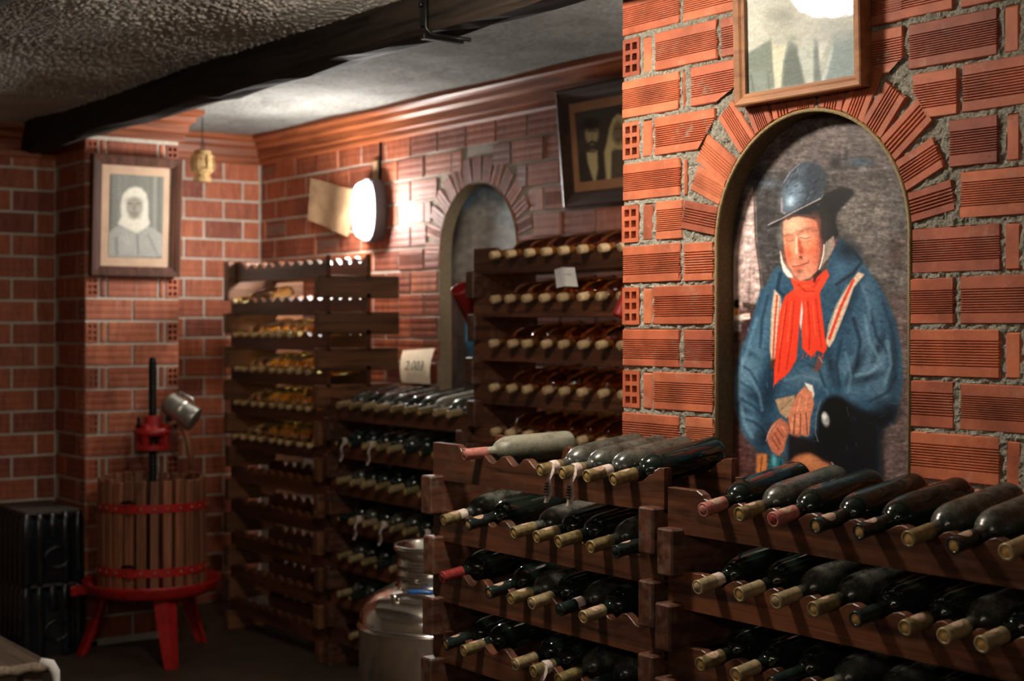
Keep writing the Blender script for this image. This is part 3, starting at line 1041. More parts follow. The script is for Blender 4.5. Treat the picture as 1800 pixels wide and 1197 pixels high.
def prof_glass(r=.0375, L=.30, sh=.088, neck=.0138):
    p = [(.0105, .004), (neck, .004), (neck, .05), (neck + .0004, sh - .010)]
    for i in range(1, 9):
        a = PI / 2 * i / 8
        p.append((neck + (r - neck) * math.sin(a) ** 1.25, sh - .006 + .052 * (1 - math.cos(a))))
    p += [(r, sh + .10), (r, L - .016), (r - .0025, L - .006), (r - .008, L - .001), (r - .014, L), (.001, L - .012)]
    return p


def mk(fn, name, mat):
    b = MB(); fn(b); return b.mesh(name, mat)


G = {}
for nm in ('dark', 'dusty', 'very_dusty'):
    G[nm] = mk(lambda b: b.lathe(prof_glass(), 28, BM), 'bottle_' + nm, MAT[nm])
G['dark_wide'] = mk(lambda b: b.lathe(prof_glass(.0415, .30, .084), 28, BM), 'bottle_wide', MAT['dark'])
for nm in ('dark', 'dusty', 'very_dusty'):
    G['far_' + nm] = mk(lambda b: b.lathe(prof_glass(), 16, BM), 'bottle_far_' + nm, MAT[nm])
for nm in ('amber', 'golden'):
    G[nm] = mk(lambda b: b.lathe(prof_glass(.0365, .30, .082), 18, BM), 'bottle_' + nm, MAT[nm])
CAP = {}
for nm in ('cap_olive', 'cap_gold', 'cap_dark', 'cap_red', 'cap_pink'):
    CAP[nm] = mk(lambda b: b.lathe([(.0104, .0015), (.0112, -.0006), (.0146, -.0006), (.0153, .001), (.0153, .0055), (.0147, .007), (.0147, .052), (.0150, .060), (.0146, .0605)], 22, BM, caps=False), nm, MAT[nm])
CORK = mk(lambda b: b.lathe([(.001, .0000), (.0085, .0002), (.0108, .0012), (.0106, .004)], 14, BM), 'cork_end', MAT['cork_end'])
SEAL = {nm: mk(lambda b: b.lathe([(.001, -.0002), (.0108, -.0006), (.0112, .004)], 14, BM), 'seal', MAT[nm]) for nm in ('cap_red', 'cap_gold', 'cap_dark', 'cap_pink')}
CORK_BARE = mk(lambda b: b.lathe([(.001, -.019), (.0095, -.0195), (.0118, -.016), (.0122, -.004), (.0108, .004), (.0095, .03)], 14, BM), 'cork', MAT['cork'])
CORK_BIG = mk(lambda b: b.lathe([(.001, -.031), (.0128, -.0315), (.0152, -.027), (.0156, -.006), (.0142, .002), (.0110, .004), (.0100, .03)], 14, BM), 'cork', MAT['cork'])


def _oval(b):
    n, m = 10, 6
    v, f = [], []
    for j in range(m + 1):
        s = .018 + .030 * j / m
        wdt = math.sqrt(max(.04, 1 - ((j / m - .5) * 2) ** 2 * .92))
        for i in range(n + 1):
            a = -PI / 2 + (i / n - .5) * 1.75 * wdt
            v.append((.0153 * math.cos(a), s, -.0153 * math.sin(a)))
    for j in range(m):
        for i in range(n):
            f.append((j * (n + 1) + i, j * (n + 1) + i + 1, (j + 1) * (n + 1) + i + 1, (j + 1) * (n + 1) + i))
    b.add(v, f, True)


OVAL = mk(_oval, 'neck_label', MAT['neck_label'])
BAND = mk(lambda b: b.lathe([(.0152, .046), (.0155, .047), (.0155, .066), (.0150, .067)], 22, BM, a0=PI * .9, a1=PI * 2.1), 'neck_label', MAT['tagpaper'])


def _tagm(b):
    # collar round the neck and a printed strip hanging from it
    b.lathe([(.0160, .030), (.0166, .034), (.0166, .044), (.0160, .048)], 22, BM, caps=False)
    pts = [(0.012, .026, .010), (.017, .020, -.006), (.012, .012, -.022), (.006, .012, -.036), (.000, .016, -.052), (-.004, .014, -.068), (-.010, .010, -.080)]
    wd = [.006, .006, .005, .009, .012, .009, .005]
    v, f = [], []
    for (x, y, z), k in zip(pts, wd):
        v += [(x - k, y, z), (x + k, y + .004, z), (x + k, y + .0046, z), (x - k, y + .0006, z)]
    for i in range(len(pts) - 1):
        for k in range(4):
            f.append((i * 4 + k, i * 4 + (k + 1) % 4, i * 4 + 4 + (k + 1) % 4, i * 4 + 4 + k))
    f += [(0, 1, 2, 3), tuple(len(pts) * 4 - 4 + k for k in (3, 2, 1, 0))]
    b.add(v, f)


TAGM = mk(_tagm, 'paper_tag', MAT['tagpaper'])


def _tagink(b):
    for z, x, k in ((-.034, .006, .004), (-.041, .004, .006), (-.048, .001, .007), (-.055, -.001, .008), (-.062, -.003, .006)):
        b.box(x - k, x + k, .0085, .0090 + .004, z, z + .0028)


TAGINK = mk(_tagink, 'tag_print', MAT['ink'])


def bottle(loc, glass='dark', cap='cap_olive', end='cork', extra=None, tilt=.16, yaw=0.0, label='', group='', roll=None):
    o = link('wine_bottle', G[glass])
    o.location = loc
    o.rotation_euler = (tilt, random.uniform(-PI, PI) if roll is None else roll, yaw)
    o.rotation_mode = 'XYZ'
    # roll about the bottle axis first
    R = Matrix.Rotation(yaw, 4, 'Z') @ Matrix.Rotation(tilt, 4, 'X')
    ro = random.uniform(-.5, .5) if roll is None else roll
    o.rotation_euler = (R @ Matrix.Rotation(ro, 4, 'Y')).to_euler()
    tag(o, label, 'bottle', group)
    if cap == 'bare':
        link('cork', CORK_BARE, o)
    elif cap == 'big':
        link('cork', CORK_BIG, o)
    elif cap:
        link('capsule', CAP[cap], o)
        if end == 'cork':
            link('cork', CORK, o)
        else:
            link('seal', SEAL.get(end, SEAL['cap_gold']), o)
        if extra == 'oval': link('neck_label', OVAL, o)
        if extra == 'band': link('neck_label', BAND, o)
        if extra == 'both': link('neck_label', OVAL, o); link('neck_label', BAND, o)
        if extra == 'tag':
            tt = link('paper_tag', TAGM, o)
            link('tag_print', TAGINK, tt)
            for q in (tt,):
                q.rotation_euler = (0, -ro, 0)
    return o


# ------------------------------------------------------------------ racks
RP = .158                 # height of one storey
ORD = ['first', 'second', 'third', 'fourth', 'fifth', 'sixth', 'seventh', 'eighth', 'ninth', 'tenth', 'eleventh']


def rail(X0, X1, slots, zb, trough, crest, endtop, y, th, name, parent, mat):
    s = sorted(slots)
    pts = []
    pitch = (s[-1] - s[0]) / max(1, len(s) - 1)
    pts.append((X0, endtop))
    first, last = s[0] - pitch / 2, s[-1] + pitch / 2
    if first - X0 > .03:
        pts += [(first - .022, endtop), (first - .006, (endtop + crest) / 2)]
    n = 8
    for i, c in enumerate(s):
        a = first if i == 0 else (s[i - 1] + c) / 2
        e = last if i == len(s) - 1 else (s[i + 1] + c) / 2
        for k in range(n):
            x = a + (e - a) * k / n
            ph = (x - a) / (c - a) if x < c else (e - x) / (e - c)
            ph = max(0.0, min(1.0, ph))
            pts.append((x, trough + (crest - trough) * (.5 + .5 * math.cos(PI * ph ** 1.0))))
    pts.append((last, crest))
    if X1 - last > .03:
        pts += [(last + .006, (endtop + crest) / 2), (last + .022, endtop)]
    pts.append((X1, endtop))
    pts = [p for p in pts if X0 - 1e-6 <= p[0] <= X1 + 1e-6]
    b = MB()
    c = .0015
    v, f = [], []
    for x, z in pts:
        v += [(x, y, zb), (x, y, z - c), (x, y + c, z), (x, y + th - c, z), (x, y + th, z - c), (x, y + th, zb)]
    for i in range(len(pts) - 1):
        for k in range(6):
            f.append((i * 6 + k, i * 6 + (k + 1) % 6, i * 6 + 6 + (k + 1) % 6, i * 6 + 6 + k))
    f += [(0, 1, 2, 3, 4, 5), tuple((len(pts) - 1) * 6 + k for k in (5, 4, 3, 2, 1, 0))]
    b.add(v, f)
    return b.build(name, mat, parent)


def rack(name, label, X0, X1, yf, yr, rows, slots_of, mats=('rack', 'rack_y'), top_end=.03, back=0.0, raised=0.0):
    t = empty(name, ((X0 + X1) / 2, (yf + yr) / 2, 0))
    tag(t, label, 'wine rack', 'modular wooden wine racks')
    for i, zt_ in enumerate(rows):
        sl = slots_of(i)
        et = zt_ + (top_end if i == 0 else .014)
        rail(X0, X1, sl, zt_ - .066, zt_ - .007, zt_ + .015, et, yf - .011, .022, 'front_rail', t, MAT[mats[0]])
        rail(X0, X1, sl, zt_ - .066, zt_ + .001, zt_ + .030, et + .010, yr - .011, .022, 'rear_rail', t, MAT[mats[0]])
        zb_ = zt_ - .154 if i < len(rows) - 1 else 0.0
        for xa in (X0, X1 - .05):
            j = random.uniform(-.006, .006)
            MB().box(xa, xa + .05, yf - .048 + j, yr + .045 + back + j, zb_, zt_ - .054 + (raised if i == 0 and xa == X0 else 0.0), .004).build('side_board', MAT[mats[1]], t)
    return t


def bottles_row(spec, yt, zt_, rackname, rowname, group, glassdesc):
    """spec: list of (X, dict) sorted left to right"""
    spec = sorted(spec, key=lambda s: s[0])
    n = len(spec)
    for i, (X, d) in enumerate(spec):
        d = dict(d)
        desc = d.pop('desc', glassdesc)
        dz, dy = d.pop('dz', 0.0), d.pop('dy', 0.0)
        which = ORD[i] + ' from left' if n > 1 else 'the only one'
        lab = '%s, %s, %s, %s' % (desc, which, rowname, rackname)
        d.setdefault('yaw', random.uniform(-.035, .035))
        d.setdefault('tilt', .155 + random.uniform(-.015, .015))
        bottle((X, yt + dy + random.uniform(-.008, .008), zt_ + dz), label=lab, group=group, **d)


YTN, YFN, YRN = 2.12, 2.18, 2.38       # near racks: bottle tips, front rail, rear rail
YTF, YFF, YRF = 3.12, 3.18, 3.38       # far racks
rows_A = [1.107 - RP * i for i in range(7)]
rows_B = [1.068 - RP * i for i in range(7)]
slots_A = [-2.507 - .092 * k for k in range(8)]
slots_B = [-2.217 + .1004 * k for k in range(8)]
rack('wine_rack', 'dark wooden rack beside the steel tank, nearest left', -3.33, -2.423, YFN, YRN, rows_A, lambda i: slots_A)
xB0 = [onY(p, YTN) for p in (1237, 1296, 1358, 1435, 1509, 1598, 1677, 1764)]
xB1 = [onY(p, YTN) for p in (1231, 1298, 1360, 1428, 1508, 1590, 1659, 1728)]
rack('wine_rack', 'dark reddish wooden rack under the big painting', -2.411, -1.40, YFN, YRN, rows_B, lambda i: xB0 if i == 0 else (xB1 if i < 3 else slots_B))

OL, GO, DK = dict(cap='cap_olive'), dict(cap='cap_gold'), dict(cap='cap_dark')
D_ol, D_go, D_dk = 'dark wine bottle, olive capsule', 'dark wine bottle, gold capsule', 'dark wine bottle, dark capsule'
A_ = lambda px: onY(px, YTN)
gA, gB = 'bottles in the rack beside the tank', 'bottles in the rack under the painting'
nA, nB = 'rack beside steel tank', 'rack under painting'
bottles_row([
    (A_(813), dict(glass='very_dusty', cap='cap_pink', end='cap_pink', yaw=-.21, tilt=.05, dz=.014, dy=.01, desc='dust-grey wine bottle, pink capsule')),
    (A_(952), dict(glass='dusty', extra='tag', yaw=-.05, desc='dusty wine bottle, olive capsule, hanging tag', **OL)),
    (A_(992), dict(glass='dusty', extra='tag', yaw=-.05, desc='dusty wine bottle, olive capsule, hanging tag', **OL)),
    (A_(1036), dict(glass='dusty', extra='both', yaw=-.04, desc='dusty wine bottle, olive capsule', **OL)),
    (A_(1081), dict(glass='dark', extra='oval', yaw=-.06, desc=D_ol, **OL)),
], YTN, rows_A[0], nA, 'top row', gA, D_dk)
bottles_row([
    (A_(783), dict(glass='dusty', extra='both', desc=D_ol, **OL)),
    (A_(825), dict(glass='dark', extra='oval', **DK)),
    (A_(903), dict(glass='dusty', extra='oval', desc=D_ol, **OL)),
    (A_(943), dict(glass='dark', extra='oval', desc=D_ol, **OL)),
    (A_(985), dict(glass='dark', desc=D_ol, **OL)),
    (A_(1037), dict(glass='dusty', desc=D_ol, **OL)),
    (A_(1081), dict(glass='dark', extra='oval', end='cap_dark', desc='dark wine bottle, bottle-green capsule', **DK)),
], YTN, rows_A[1], nA, 'second row', gA, D_dk)
bottles_row([
    (A_(780), dict(glass='dark_wide', cap='cap_red', end='cap_red', dz=.012, desc='dark wine bottle, red capsule')),
    (A_(859), dict(glass='dark', extra='oval', **DK)),
    (A_(900), dict(glass='dusty', extra='oval', desc=D_ol, **OL)),
    (A_(934), dict(glass='dark', end='cap_gold', desc=D_go, **GO)),
    (A_(981), dict(glass='dusty', end='cap_dark', extra='band', **DK)),
    (A_(1029), dict(glass='dark_wide', extra='oval', desc=D_go, **GO)),
], YTN, rows_A[2], nA, 'third row', gA, D_dk)
bottles_row([
    (A_(784), dict(glass='dark', extra='oval', **DK)),
    (A_(818), dict(glass='dark', extra='oval', desc=D_ol, **OL)),
    (A_(901), dict(glass='dark', end='cap_gold', desc=D_go, **GO)),
    (A_(938), dict(glass='dark', extra='tag', desc='dark wine bottle, olive capsule, paper collar', **OL)),
    (A_(985), dict(glass='dusty', desc=D_ol, **OL)),
    (A_(1032), dict(glass='dusty', **DK)),
], YTN, rows_A[3], nA, 'fourth row', gA, D_dk)
sty0 = [dict(glass='dark', cap='cap_pink', end='cap_pink', extra='oval', desc='dark wine bottle, pink capsule'), dict(glass='dusty', extra='oval', desc=D_ol, **OL),
        dict(glass='dark', cap='cap_pink', end='cap_red', extra='oval', desc='dark wine bottle, pink capsule, red end'), dict(glass='dark', extra='oval', **DK),
        dict(glass='dark', extra='oval', **DK), dict(glass='dusty', desc=D_ol, **OL), dict(glass='dusty', extra='oval', **DK), dict(glass='dusty', desc=D_go, **GO)]
bottles_row(list(zip(xB0, [dict(s, tilt=.165) for s in sty0])), YTN, rows_B[0], nB, 'top row', gB, D_dk)
sty1 = [dict(glass='dark', extra='band', end='cap_gold', desc=D_go, **GO), dict(glass='dark', desc=D_go, **GO), dict(glass='dusty', end='cap_gold', desc=D_go, **GO),
        dict(glass='dusty', extra='oval', desc=D_ol, **OL), dict(glass='dark', **DK), dict(glass='dark', extra='oval', desc=D_ol, **OL),
        dict(glass='dusty', extra='oval', desc=D_go, **GO), dict(glass='dark', extra='oval', desc=D_go, **GO)]
bottles_row(list(zip(xB1, sty1)), YTN, rows_B[1], nB, 'second row', gB, D_dk)
sty2 = [dict(glass='dark', extra='oval', desc=D_ol, **OL), dict(glass='dark', desc=D_go, **GO), dict(glass='dark', **DK), dict(glass='dusty', desc=D_ol, **OL),
        dict(glass='dusty', **DK), dict(glass='dark', desc=D_go, **GO), dict(glass='dark', **DK), dict(glass='dark', desc=D_ol, **OL)]
bottles_row(list(zip(xB1, sty2)), YTN, rows_B[2], nB, 'third row', gB, D_dk)
# worn paper label on the seventh bottle of the top row under the painting
# ---- far racks
rows_1 = [1.72 - RP * i for i in range(11)]
rows_2 = [1.112 - RP * i for i in range(7)]
rows_3 = [1.70 - RP * i for i in range(10)]
slots_1 = [-6.47 + .0885 * i for i in range(9)]
slots_2 = [-5.52 + .104 * i for i in range(9)]
slots_3 = [-4.394 + .1 * i for i in range(9)]
rack('wine_rack', 'tall wooden rack of golden bottles in the far corner', -6.64, -5.705, YFF, YRF, rows_1, lambda i: slots_1, ('rack', 'rack_lit'), back=.11, raised=.085)  # left top board made taller to shade the back wall
rack('wine_rack', 'low dark rack of dusty bottles behind the steel tank', -5.665, -4.605, YFF, YRF, rows_2, lambda i: slots_2)
rack('wine_rack', 'tall dark rack of amber bottles beside the brick pier', -4.59, -3.40, YFF, YRF, rows_3, lambda i: slots_3)
g1, g2, g3 = 'golden bottles in the corner rack', 'bottles in the low rack', 'amber bottles in the tall rack'
n1, n2, n3 = 'tall corner rack', 'low rack behind tank', 'amber rack beside brick pier'
RN = ['top row', 'second row', 'third row', 'fourth row', 'fifth row', 'sixth row', 'seventh row']
for i, ks in ((1, [0]), (2, range(7)), (3, range(9)), (4, range(9)), (5, range(9))):
    bottles_row([(slots_1[k], dict(glass='golden', cap='bare')) for k in ks], YTF, rows_1[i], n1, RN[i], g1, 'golden wine bottle with bare cork')
for i, ks in ((0, range(9)), (1, range(8)), (2, range(8)), (3, range(8)), (4, range(7)), (5, (0, 1, 3)), (6, (1,))):
    sp_ = []
    for k in ks:
        gl = random.choice(['far_dusty', 'far_very_dusty', 'far_dusty', 'far_dark']) if i == 0 else random.choice(['far_dusty', 'far_dark', 'far_dark'])
        cp = random.choice(['cap_gold', 'cap_olive', 'cap_gold', 'cap_dark'])
        sp_.append((slots_2[k], dict(glass=gl, cap=cp, end='cork', extra='tag' if (i in (1, 3) and random.random() < .28) else None)))
    bottles_row(sp_, YTF, rows_2[i], n2, RN[i], g2, 'dusty dark wine bottle')
for i in range(5):
    bottles_row([(slots_3[k], dict(glass='amber', cap='big')) for k in range(8)], YTF + .02, rows_3[i], n3, RN[i], g3, 'amber wine bottle with pale cork')

# ------------------------------------------------------------------ steel tank
tx, ty = ray(763, 1000, 4.6).x, ray(763, 1000, 4.6).y
t = empty('steel_tank', (tx, ty, 0))
tag(t, 'shiny stainless steel wine tank with wide ribbed neck', 'tank')
TM = Matrix.Translation((tx, ty, 0))
MB().lathe([(.001, .02), (.222, .02), (.229, .03), (.229, .26), (.234, .268), (.229, .276), (.229, .30), (.234, .308), (.229, .316), (.229, .52), (.236, .53), (.236, .54), (.227, .548)], 64, TM, caps=False).build('body', MAT['steel'], t)
MB().lathe([(.227, .546), (.226, .575), (.21, .605), (.18, .630), (.145, .648), (.118, .655)], 64, TM, caps=False).build('shoulder', MAT['steel'], t)
MB().lathe([(.118, .650), (.112, .660), (.112, .685), (.117, .691), (.112, .697), (.112, .715), (.117, .721), (.112, .727), (.112, .752), (.121, .760), (.124, .772), (.119, .780), (.112, .776), (.108, .74), (.001, .74)], 56, TM, caps=False).build('neck', MAT['steel'], t)
hb = MB()
hx, hy = -.30, -.95
for s_ in (0,):
    c0 = Vector((tx, ty, .632))
    pts = []
    for i in range(15):
        a = math.radians(-74 + 56 * i / 14)
        pts.append(c0 + Vector((math.cos(a) * .176, math.sin(a) * .176, .010 + .016 * math.sin(PI * i / 14))))
    hb.tube(pts, .007, 8)
hb.build('handle', MAT['steel'], t)
b = MB(); b.tube([p + Vector((0, 0, .004)) for p in pts[4:11]], .0085, 8); b.build('handle_grip', MAT['blue'], t)
for p in (pts[0], pts[-1]):
    MB().lathe([(.001, -.02), (.014, -.02), (.014, .006), (.001, .008)], 10, Matrix.Translation(p)).build('handle_lug', MAT['steel'], t)
MB().lathe([(.001, 0), (.2, 0), (.2, .022), (.001, .022)], 40, TM).build('foot_ring', MAT['iron'], t)

# ------------------------------------------------------------------ wine press
cx, cy = -6.28, 2.622
t = empty('wine_press', (cx, cy, 0))
tag(t, 'red wine press with slatted wooden basket and black screw', 'wine press')
R0 = .232
nS = 26
zb0, zb1 = .318, .785
for i in range(nS):
    a = 2 * PI * i / nS
    o = MB()
    wv = random.uniform(.0185, .0205)
    o.box(-wv, wv, -.011, .011, zb0 + random.uniform(0, .004), zb1 + random.uniform(-.008, .006), .003)
    o.move(Matrix.Translation((cx, cy, 0)) @ Matrix.Rotation(a, 4, 'Z') @ Matrix.Translation((0, -R0 + .011, 0)))
    o.build('basket_slat', MAT['slat'], t)
for zc in (.668, .395):
    h = MB()
    h.lathe([(R0, -.017), (R0 + .006, -.017), (R0 + .006, .017), (R0, .017), (R0, -.017)], 52, Matrix.Translation((cx, cy, zc)), smooth=False, caps=False)
    hoop = h.build('hoop', MAT['red_paint'], t)
    rv = MB()
    for i in range(nS):
        a = 2 * PI * i / nS - PI / 2
        rv.lathe([(.006, 0), (.005, .004), (.001, .005)], 6, Matrix.Translation((cx + (R0 + .006) * math.cos(a), cy + (R0 + .006) * math.sin(a), zc)) @ Matrix.Rotation(a, 4, 'Z') @ Matrix.Rotation(PI / 2, 4, 'Y'))
    r_ = rv.build('rivets', MAT['brass'], t); r_['kind'] = 'stuff'
    d = Vector((SF, -CF, 0)); d = Matrix.Rotation(-.15, 3, 'Z') @ d
    sd = Vector((-d.y, d.x, 0))
    p = Vector((cx, cy, zc)) + d * (R0 + .012)
    b = MB()
    b.box(-.012, .012, -.010, .010, -.020, .020, .002)
    b.move(Matrix.Translation(p) @ Matrix.Rotation(math.atan2(d.y, d.x), 4, 'Z'))
    b.build('clasp', MAT['red_paint'], t)
    MB().tube([p + Vector((0, 0, .028)) - sd * .04, p + Vector((0, 0, .034)), p + Vector((0, 0, .026)) + sd * .02], .006, 6).build('clasp_pin', MAT['iron'], t)
PM = Matrix.Translation((cx, cy, 0))
MB().lathe([(.001, .296), (.262, .296), (.268, .300), (.290, .338), (.296, .342), (.296, .334), (.276, .292), (.262, .284), (.001, .284)], 52, PM, caps=False).build('tray', MAT['red_paint'], t)
# spout towards the left of the picture
d = Vector((-CF, -SF, 0)); d = (Matrix.Rotation(.35, 3, 'Z') @ d).normalized(); sd = Vector((-d.y, d.x, 0))
b = MB()
c0 = Vector((cx, cy, 0))
v = []
for r_, w_, z_ in ((.255, .05, .292), (.345, .022, .282)):
    p = c0 + d * r_
    v += [p + sd * w_ + Vector((0, 0, z_ + .035)), p + sd * w_ * .6 + Vector((0, 0, z_)), p - sd * w_ * .6 + Vector((0, 0, z_)), p - sd * w_ + Vector((0, 0, z_ + .035)),
          p - sd * (w_ - .005) + Vector((0, 0, z_ + .035)), p - sd * w_ * .5 + Vector((0, 0, z_ + .005)), p + sd * w_ * .5 + Vector((0, 0, z_ + .005)), p + sd * (w_ - .005) + Vector((0, 0, z_ + .035))]
f = [(i, (i + 1) % 8, 8 + (i + 1) % 8, 8 + i) for i in range(8)]
b.add(v, f).build('spout', MAT['red_paint'], t)
rv_, dv = Vector((CF, SF, 0)), Vector((-SF, CF, 0))
for ang in (-62, 180, 58):
    a = math.radians(ang)
    d = rv_ * math.cos(a) + dv * math.sin(a)
    sd = Vector((-d.y, d.x, 0))
    v = []
    for r_, z_, w_, th in ((.215, .295, .050, .010), (.262, .15, .042, .010), (.325, .002, .030, .010)):
        p = c0 + d * r_ + Vector((0, 0, z_))
        q = d * .03
        v += [p - sd * w_ + q * -.6, p + q * .4, p + sd * w_ + q * -.6, p + sd * (w_ - .007) - q, p - q * .1, p - sd * (w_ - .007) - q]
    f = [(j * 6 + i, j * 6 + (i + 1) % 6, j * 6 + 6 + (i + 1) % 6, j * 6 + 6 + i) for j in range(2) for i in range(6)]
    f += [(0, 1, 2, 3, 4, 5), (17, 16, 15, 14, 13, 12)]
    MB().add(v, f).build('leg', MAT['red_paint'], t)
b = MB(); b.lathe([(.001, .29), (.0165, .29), (.0165, .60), (.017, .605)] + [(.0165 + .0012 * (i % 2), .61 + .009 * i) for i in range(76)] + [(.015, 1.30), (.012, 1.308), (.001, 1.309)], 14, PM, smooth=False)
b.build('screw', MAT['iron'], t)
b = MB()
b.lathe([(.02, .90), (.07, .90), (.078, .905), (.078, .922), (.07, .928), (.02, .928)], 24, PM, smooth=False)
b.lathe([(.018, .965), (.072, .965), (.082, .972), (.082, .990), (.070, .998), (.040, 1.004), (.038, 1.045), (.030, 1.052), (.018, 1.052)], 24, PM)
for a in (.6, 2.2, 4.0, 5.4):
    b.box(.045, .075, -.012, .012, .925, 1.015, .003)
    b.v[-24:] = [tuple(PM @ Matrix.Rotation(a, 4, 'Z') @ Vector(p)) for p in b.v[-24:]]
b.build('ratchet_head', MAT['red_paint'], t)
for a in (1.2, 4.6):
    MB().tube([c0 + Vector((math.cos(a) * .06, math.sin(a) * .06, .99)), c0 + Vector((math.cos(a) * .062, math.sin(a) * .062, 1.045))], .008, 8).build('pawl_pin', MAT['iron'], t)
L0 = c0 + Vector((0, 0, 1.0))
lp = [L0 + rv_ * .05 + dv * .02, L0 + rv_ * .10 + dv * .03 + Vector((0, 0, .03)), L0 + rv_ * .135 + dv * .04 - Vector((0, 0, .02)), L0 + rv_ * .155 + dv * .05 - Vector((0, 0, .10)), L0 + rv_ * .165 + dv * .05 - Vector((0, 0, .19))]
MB().tube(lp, .014, 8).build('lever', MAT['slat'], t)

# tin jug hung over the press lever
jc = ray(318, 722, 6.66)
t = empty('tin_jug', jc)
tag(t, 'dented tin jug hanging tilted on the press handle', 'jug')
ax = (rv_ * .82 - Vector((0, 0, .50)) - dv * .12).normalized()
JM = Matrix.Translation(jc) @ ax.to_track_quat('Z', 'Y').to_matrix().to_4x4()
b = MB(); b.lathe([(.048, -.07), (.046, -.068), (.050, -.072), (.052, -.066), (.052, .0), (.053, .045), (.055, .07), (.053, .076), (.001, .078)], 28, JM, caps=False)
b.lathe([(.048, -.07), (.049, .0), (.05, .066), (.001, .068)], 24, JM, caps=False)
b.build('body', MAT['tin'], t)
b = MB(); b.lathe([(.0525, -.012), (.055, -.006), (.055, .004), (.0525, .010)], 28, JM, caps=False); b.build('band', MAT['tin'], t)
hv = JM.to_3x3() @ Vector((0, 1, 0))
upv = Vector((0, 0, 1)) - ax * ax.z; upv.normalize()
MB().tube([jc + ax * -.05 + upv * .05, jc + ax * -.045 + upv * .068, jc + ax * .02 + upv * .072, jc + ax * .035 + upv * .052], .006, 8).build('handle', MAT['tin'], t)

# ------------------------------------------------------------------ black bottle crates
def crate(z0, label):
    x0, x1, y0, y1, h = -6.97, -6.50, 2.118, 2.405, .318
    t = empty('bottle_crate', ((x0 + x1) / 2, (y0 + y1) / 2, z0))
    tag(t, label, 'crate', 'black plastic crates')
    b = MB()
    b.box(x0 + .012, x1 - .012, y0 + .012, y1 - .012, z0 + .003, z0 + h - .035)
    b.build('body', MAT['black_plastic'], t)
    b = MB()
    n = 5
    for i in range(n):       # rounded bottle cells along both faces in view
        yy = y0 + (i + .5) * (y1 - y0) / n
        rr_ = (y1 - y0) / n * .5
        if True:
            prof = [(rr_ * .92, z0 + .002), (rr_, z0 + .01), (rr_, z0 + h - .05), (rr_ * .55, z0 + h - .012), (rr_ * .5, z0 + h - .004), (.001, z0 + h - .004)]
            if i in (2,):
                prof = [(rr_ * .92, z0 + .20), (rr_, z0 + .21), (rr_, z0 + h - .05), (rr_ * .55, z0 + h - .012), (rr_ * .5, z0 + h - .004), (.001, z0 + h - .004)]
            b.lathe(prof, 14, Matrix.Translation((x1 - rr_, yy, 0)))
    m = 7
    for i in range(m):
        xx = x0 + (i + .5) * (x1 - x0) / m
        rr_ = (x1 - x0) / m * .5
        b.lathe([(rr_ * .92, z0 + .002), (rr_, z0 + .01), (rr_, z0 + h - .05), (rr_ * .55, z0 + h - .012), (rr_ * .5, z0 + h - .004), (.001, z0 + h - .004)], 12, Matrix.Translation((xx, y0 + rr_, 0)))
    b.build('bottle_cells', MAT['black_plastic'], t)
    ym, zm = (y0 + y1) / 2 + .01, z0 + .115
    b = MB()
    b.tube([(x1 + .002 - .01 * abs(math.sin(a)) * 0, ym + .052 * math.cos(a), zm + .043 * math.sin(a)) for a in [2 * PI * i / 24 for i in range(24)]], .007, 8, closed=True)
    b.build('handle_rim', MAT['black_plastic'], t)
    MB().box(x0 + .02, x1 - .02, y0 + .02, y1 - .02, z0 + h - .012, z0 + h).build('lid', m_lid, t)


m_lid = m_plain('dusty_grey_lid', (0.07, 0.055, 0.045), .7, 0, .3, .3)
crate(0.0, 'glossy black plastic crate on the floor, lower of two')
crate(.318, 'glossy black plastic crate stacked on top of another')

# ------------------------------------------------------------------ bench corner, lower left
bc = ray(90, 1163, 4.6)
t = empty('wooden_bench', (bc.x - .4, bc.y - .3, 0))
tag(t, 'low worn wooden bench at the lower left corner', 'bench')
for i in range(4):
    MB().box(bc.x - 1.0, bc.x - .012, bc.y - .16 * (i + 1) + .003, bc.y - .16 * i, bc.z - .035, bc.z, .003).build('plank', MAT['bench'], t)
b = MB()
b.tube([(bc.x - .004, bc.y - .64 + .64 * i / 30, bc.z - .012 + .003 * math.sin(i * 1.7)) for i in range(31)], [.015 + .002 * math.sin(i * 2.3) for i in range(31)], 8)
b.build('edge_rope', MAT['bench_edge'], t)
b = MB()
b.tube([(bc.x - .01, bc.y - .03, bc.z + .003), (bc.x + .008, bc.y - .004, bc.z - .006), (bc.x + .012, bc.y + .008, bc.z - .03), (bc.x + .010, bc.y + .014, bc.z - .065), (bc.x + .014, bc.y + .012, bc.z - .10)], [.012, .016, .015, .010, .006], 7)
b.build('torn_corner_cloth', MAT['paper'], t)
for dx, dy in ((-.05, -.05), (-.95, -.05), (-.05, -.59), (-.95, -.59)):
    MB().box(bc.x + dx - .03, bc.x + dx + .03, bc.y + dy - .03, bc.y + dy + .03, 0, bc.z - .035, .003).build('leg', MAT['bench'], t)

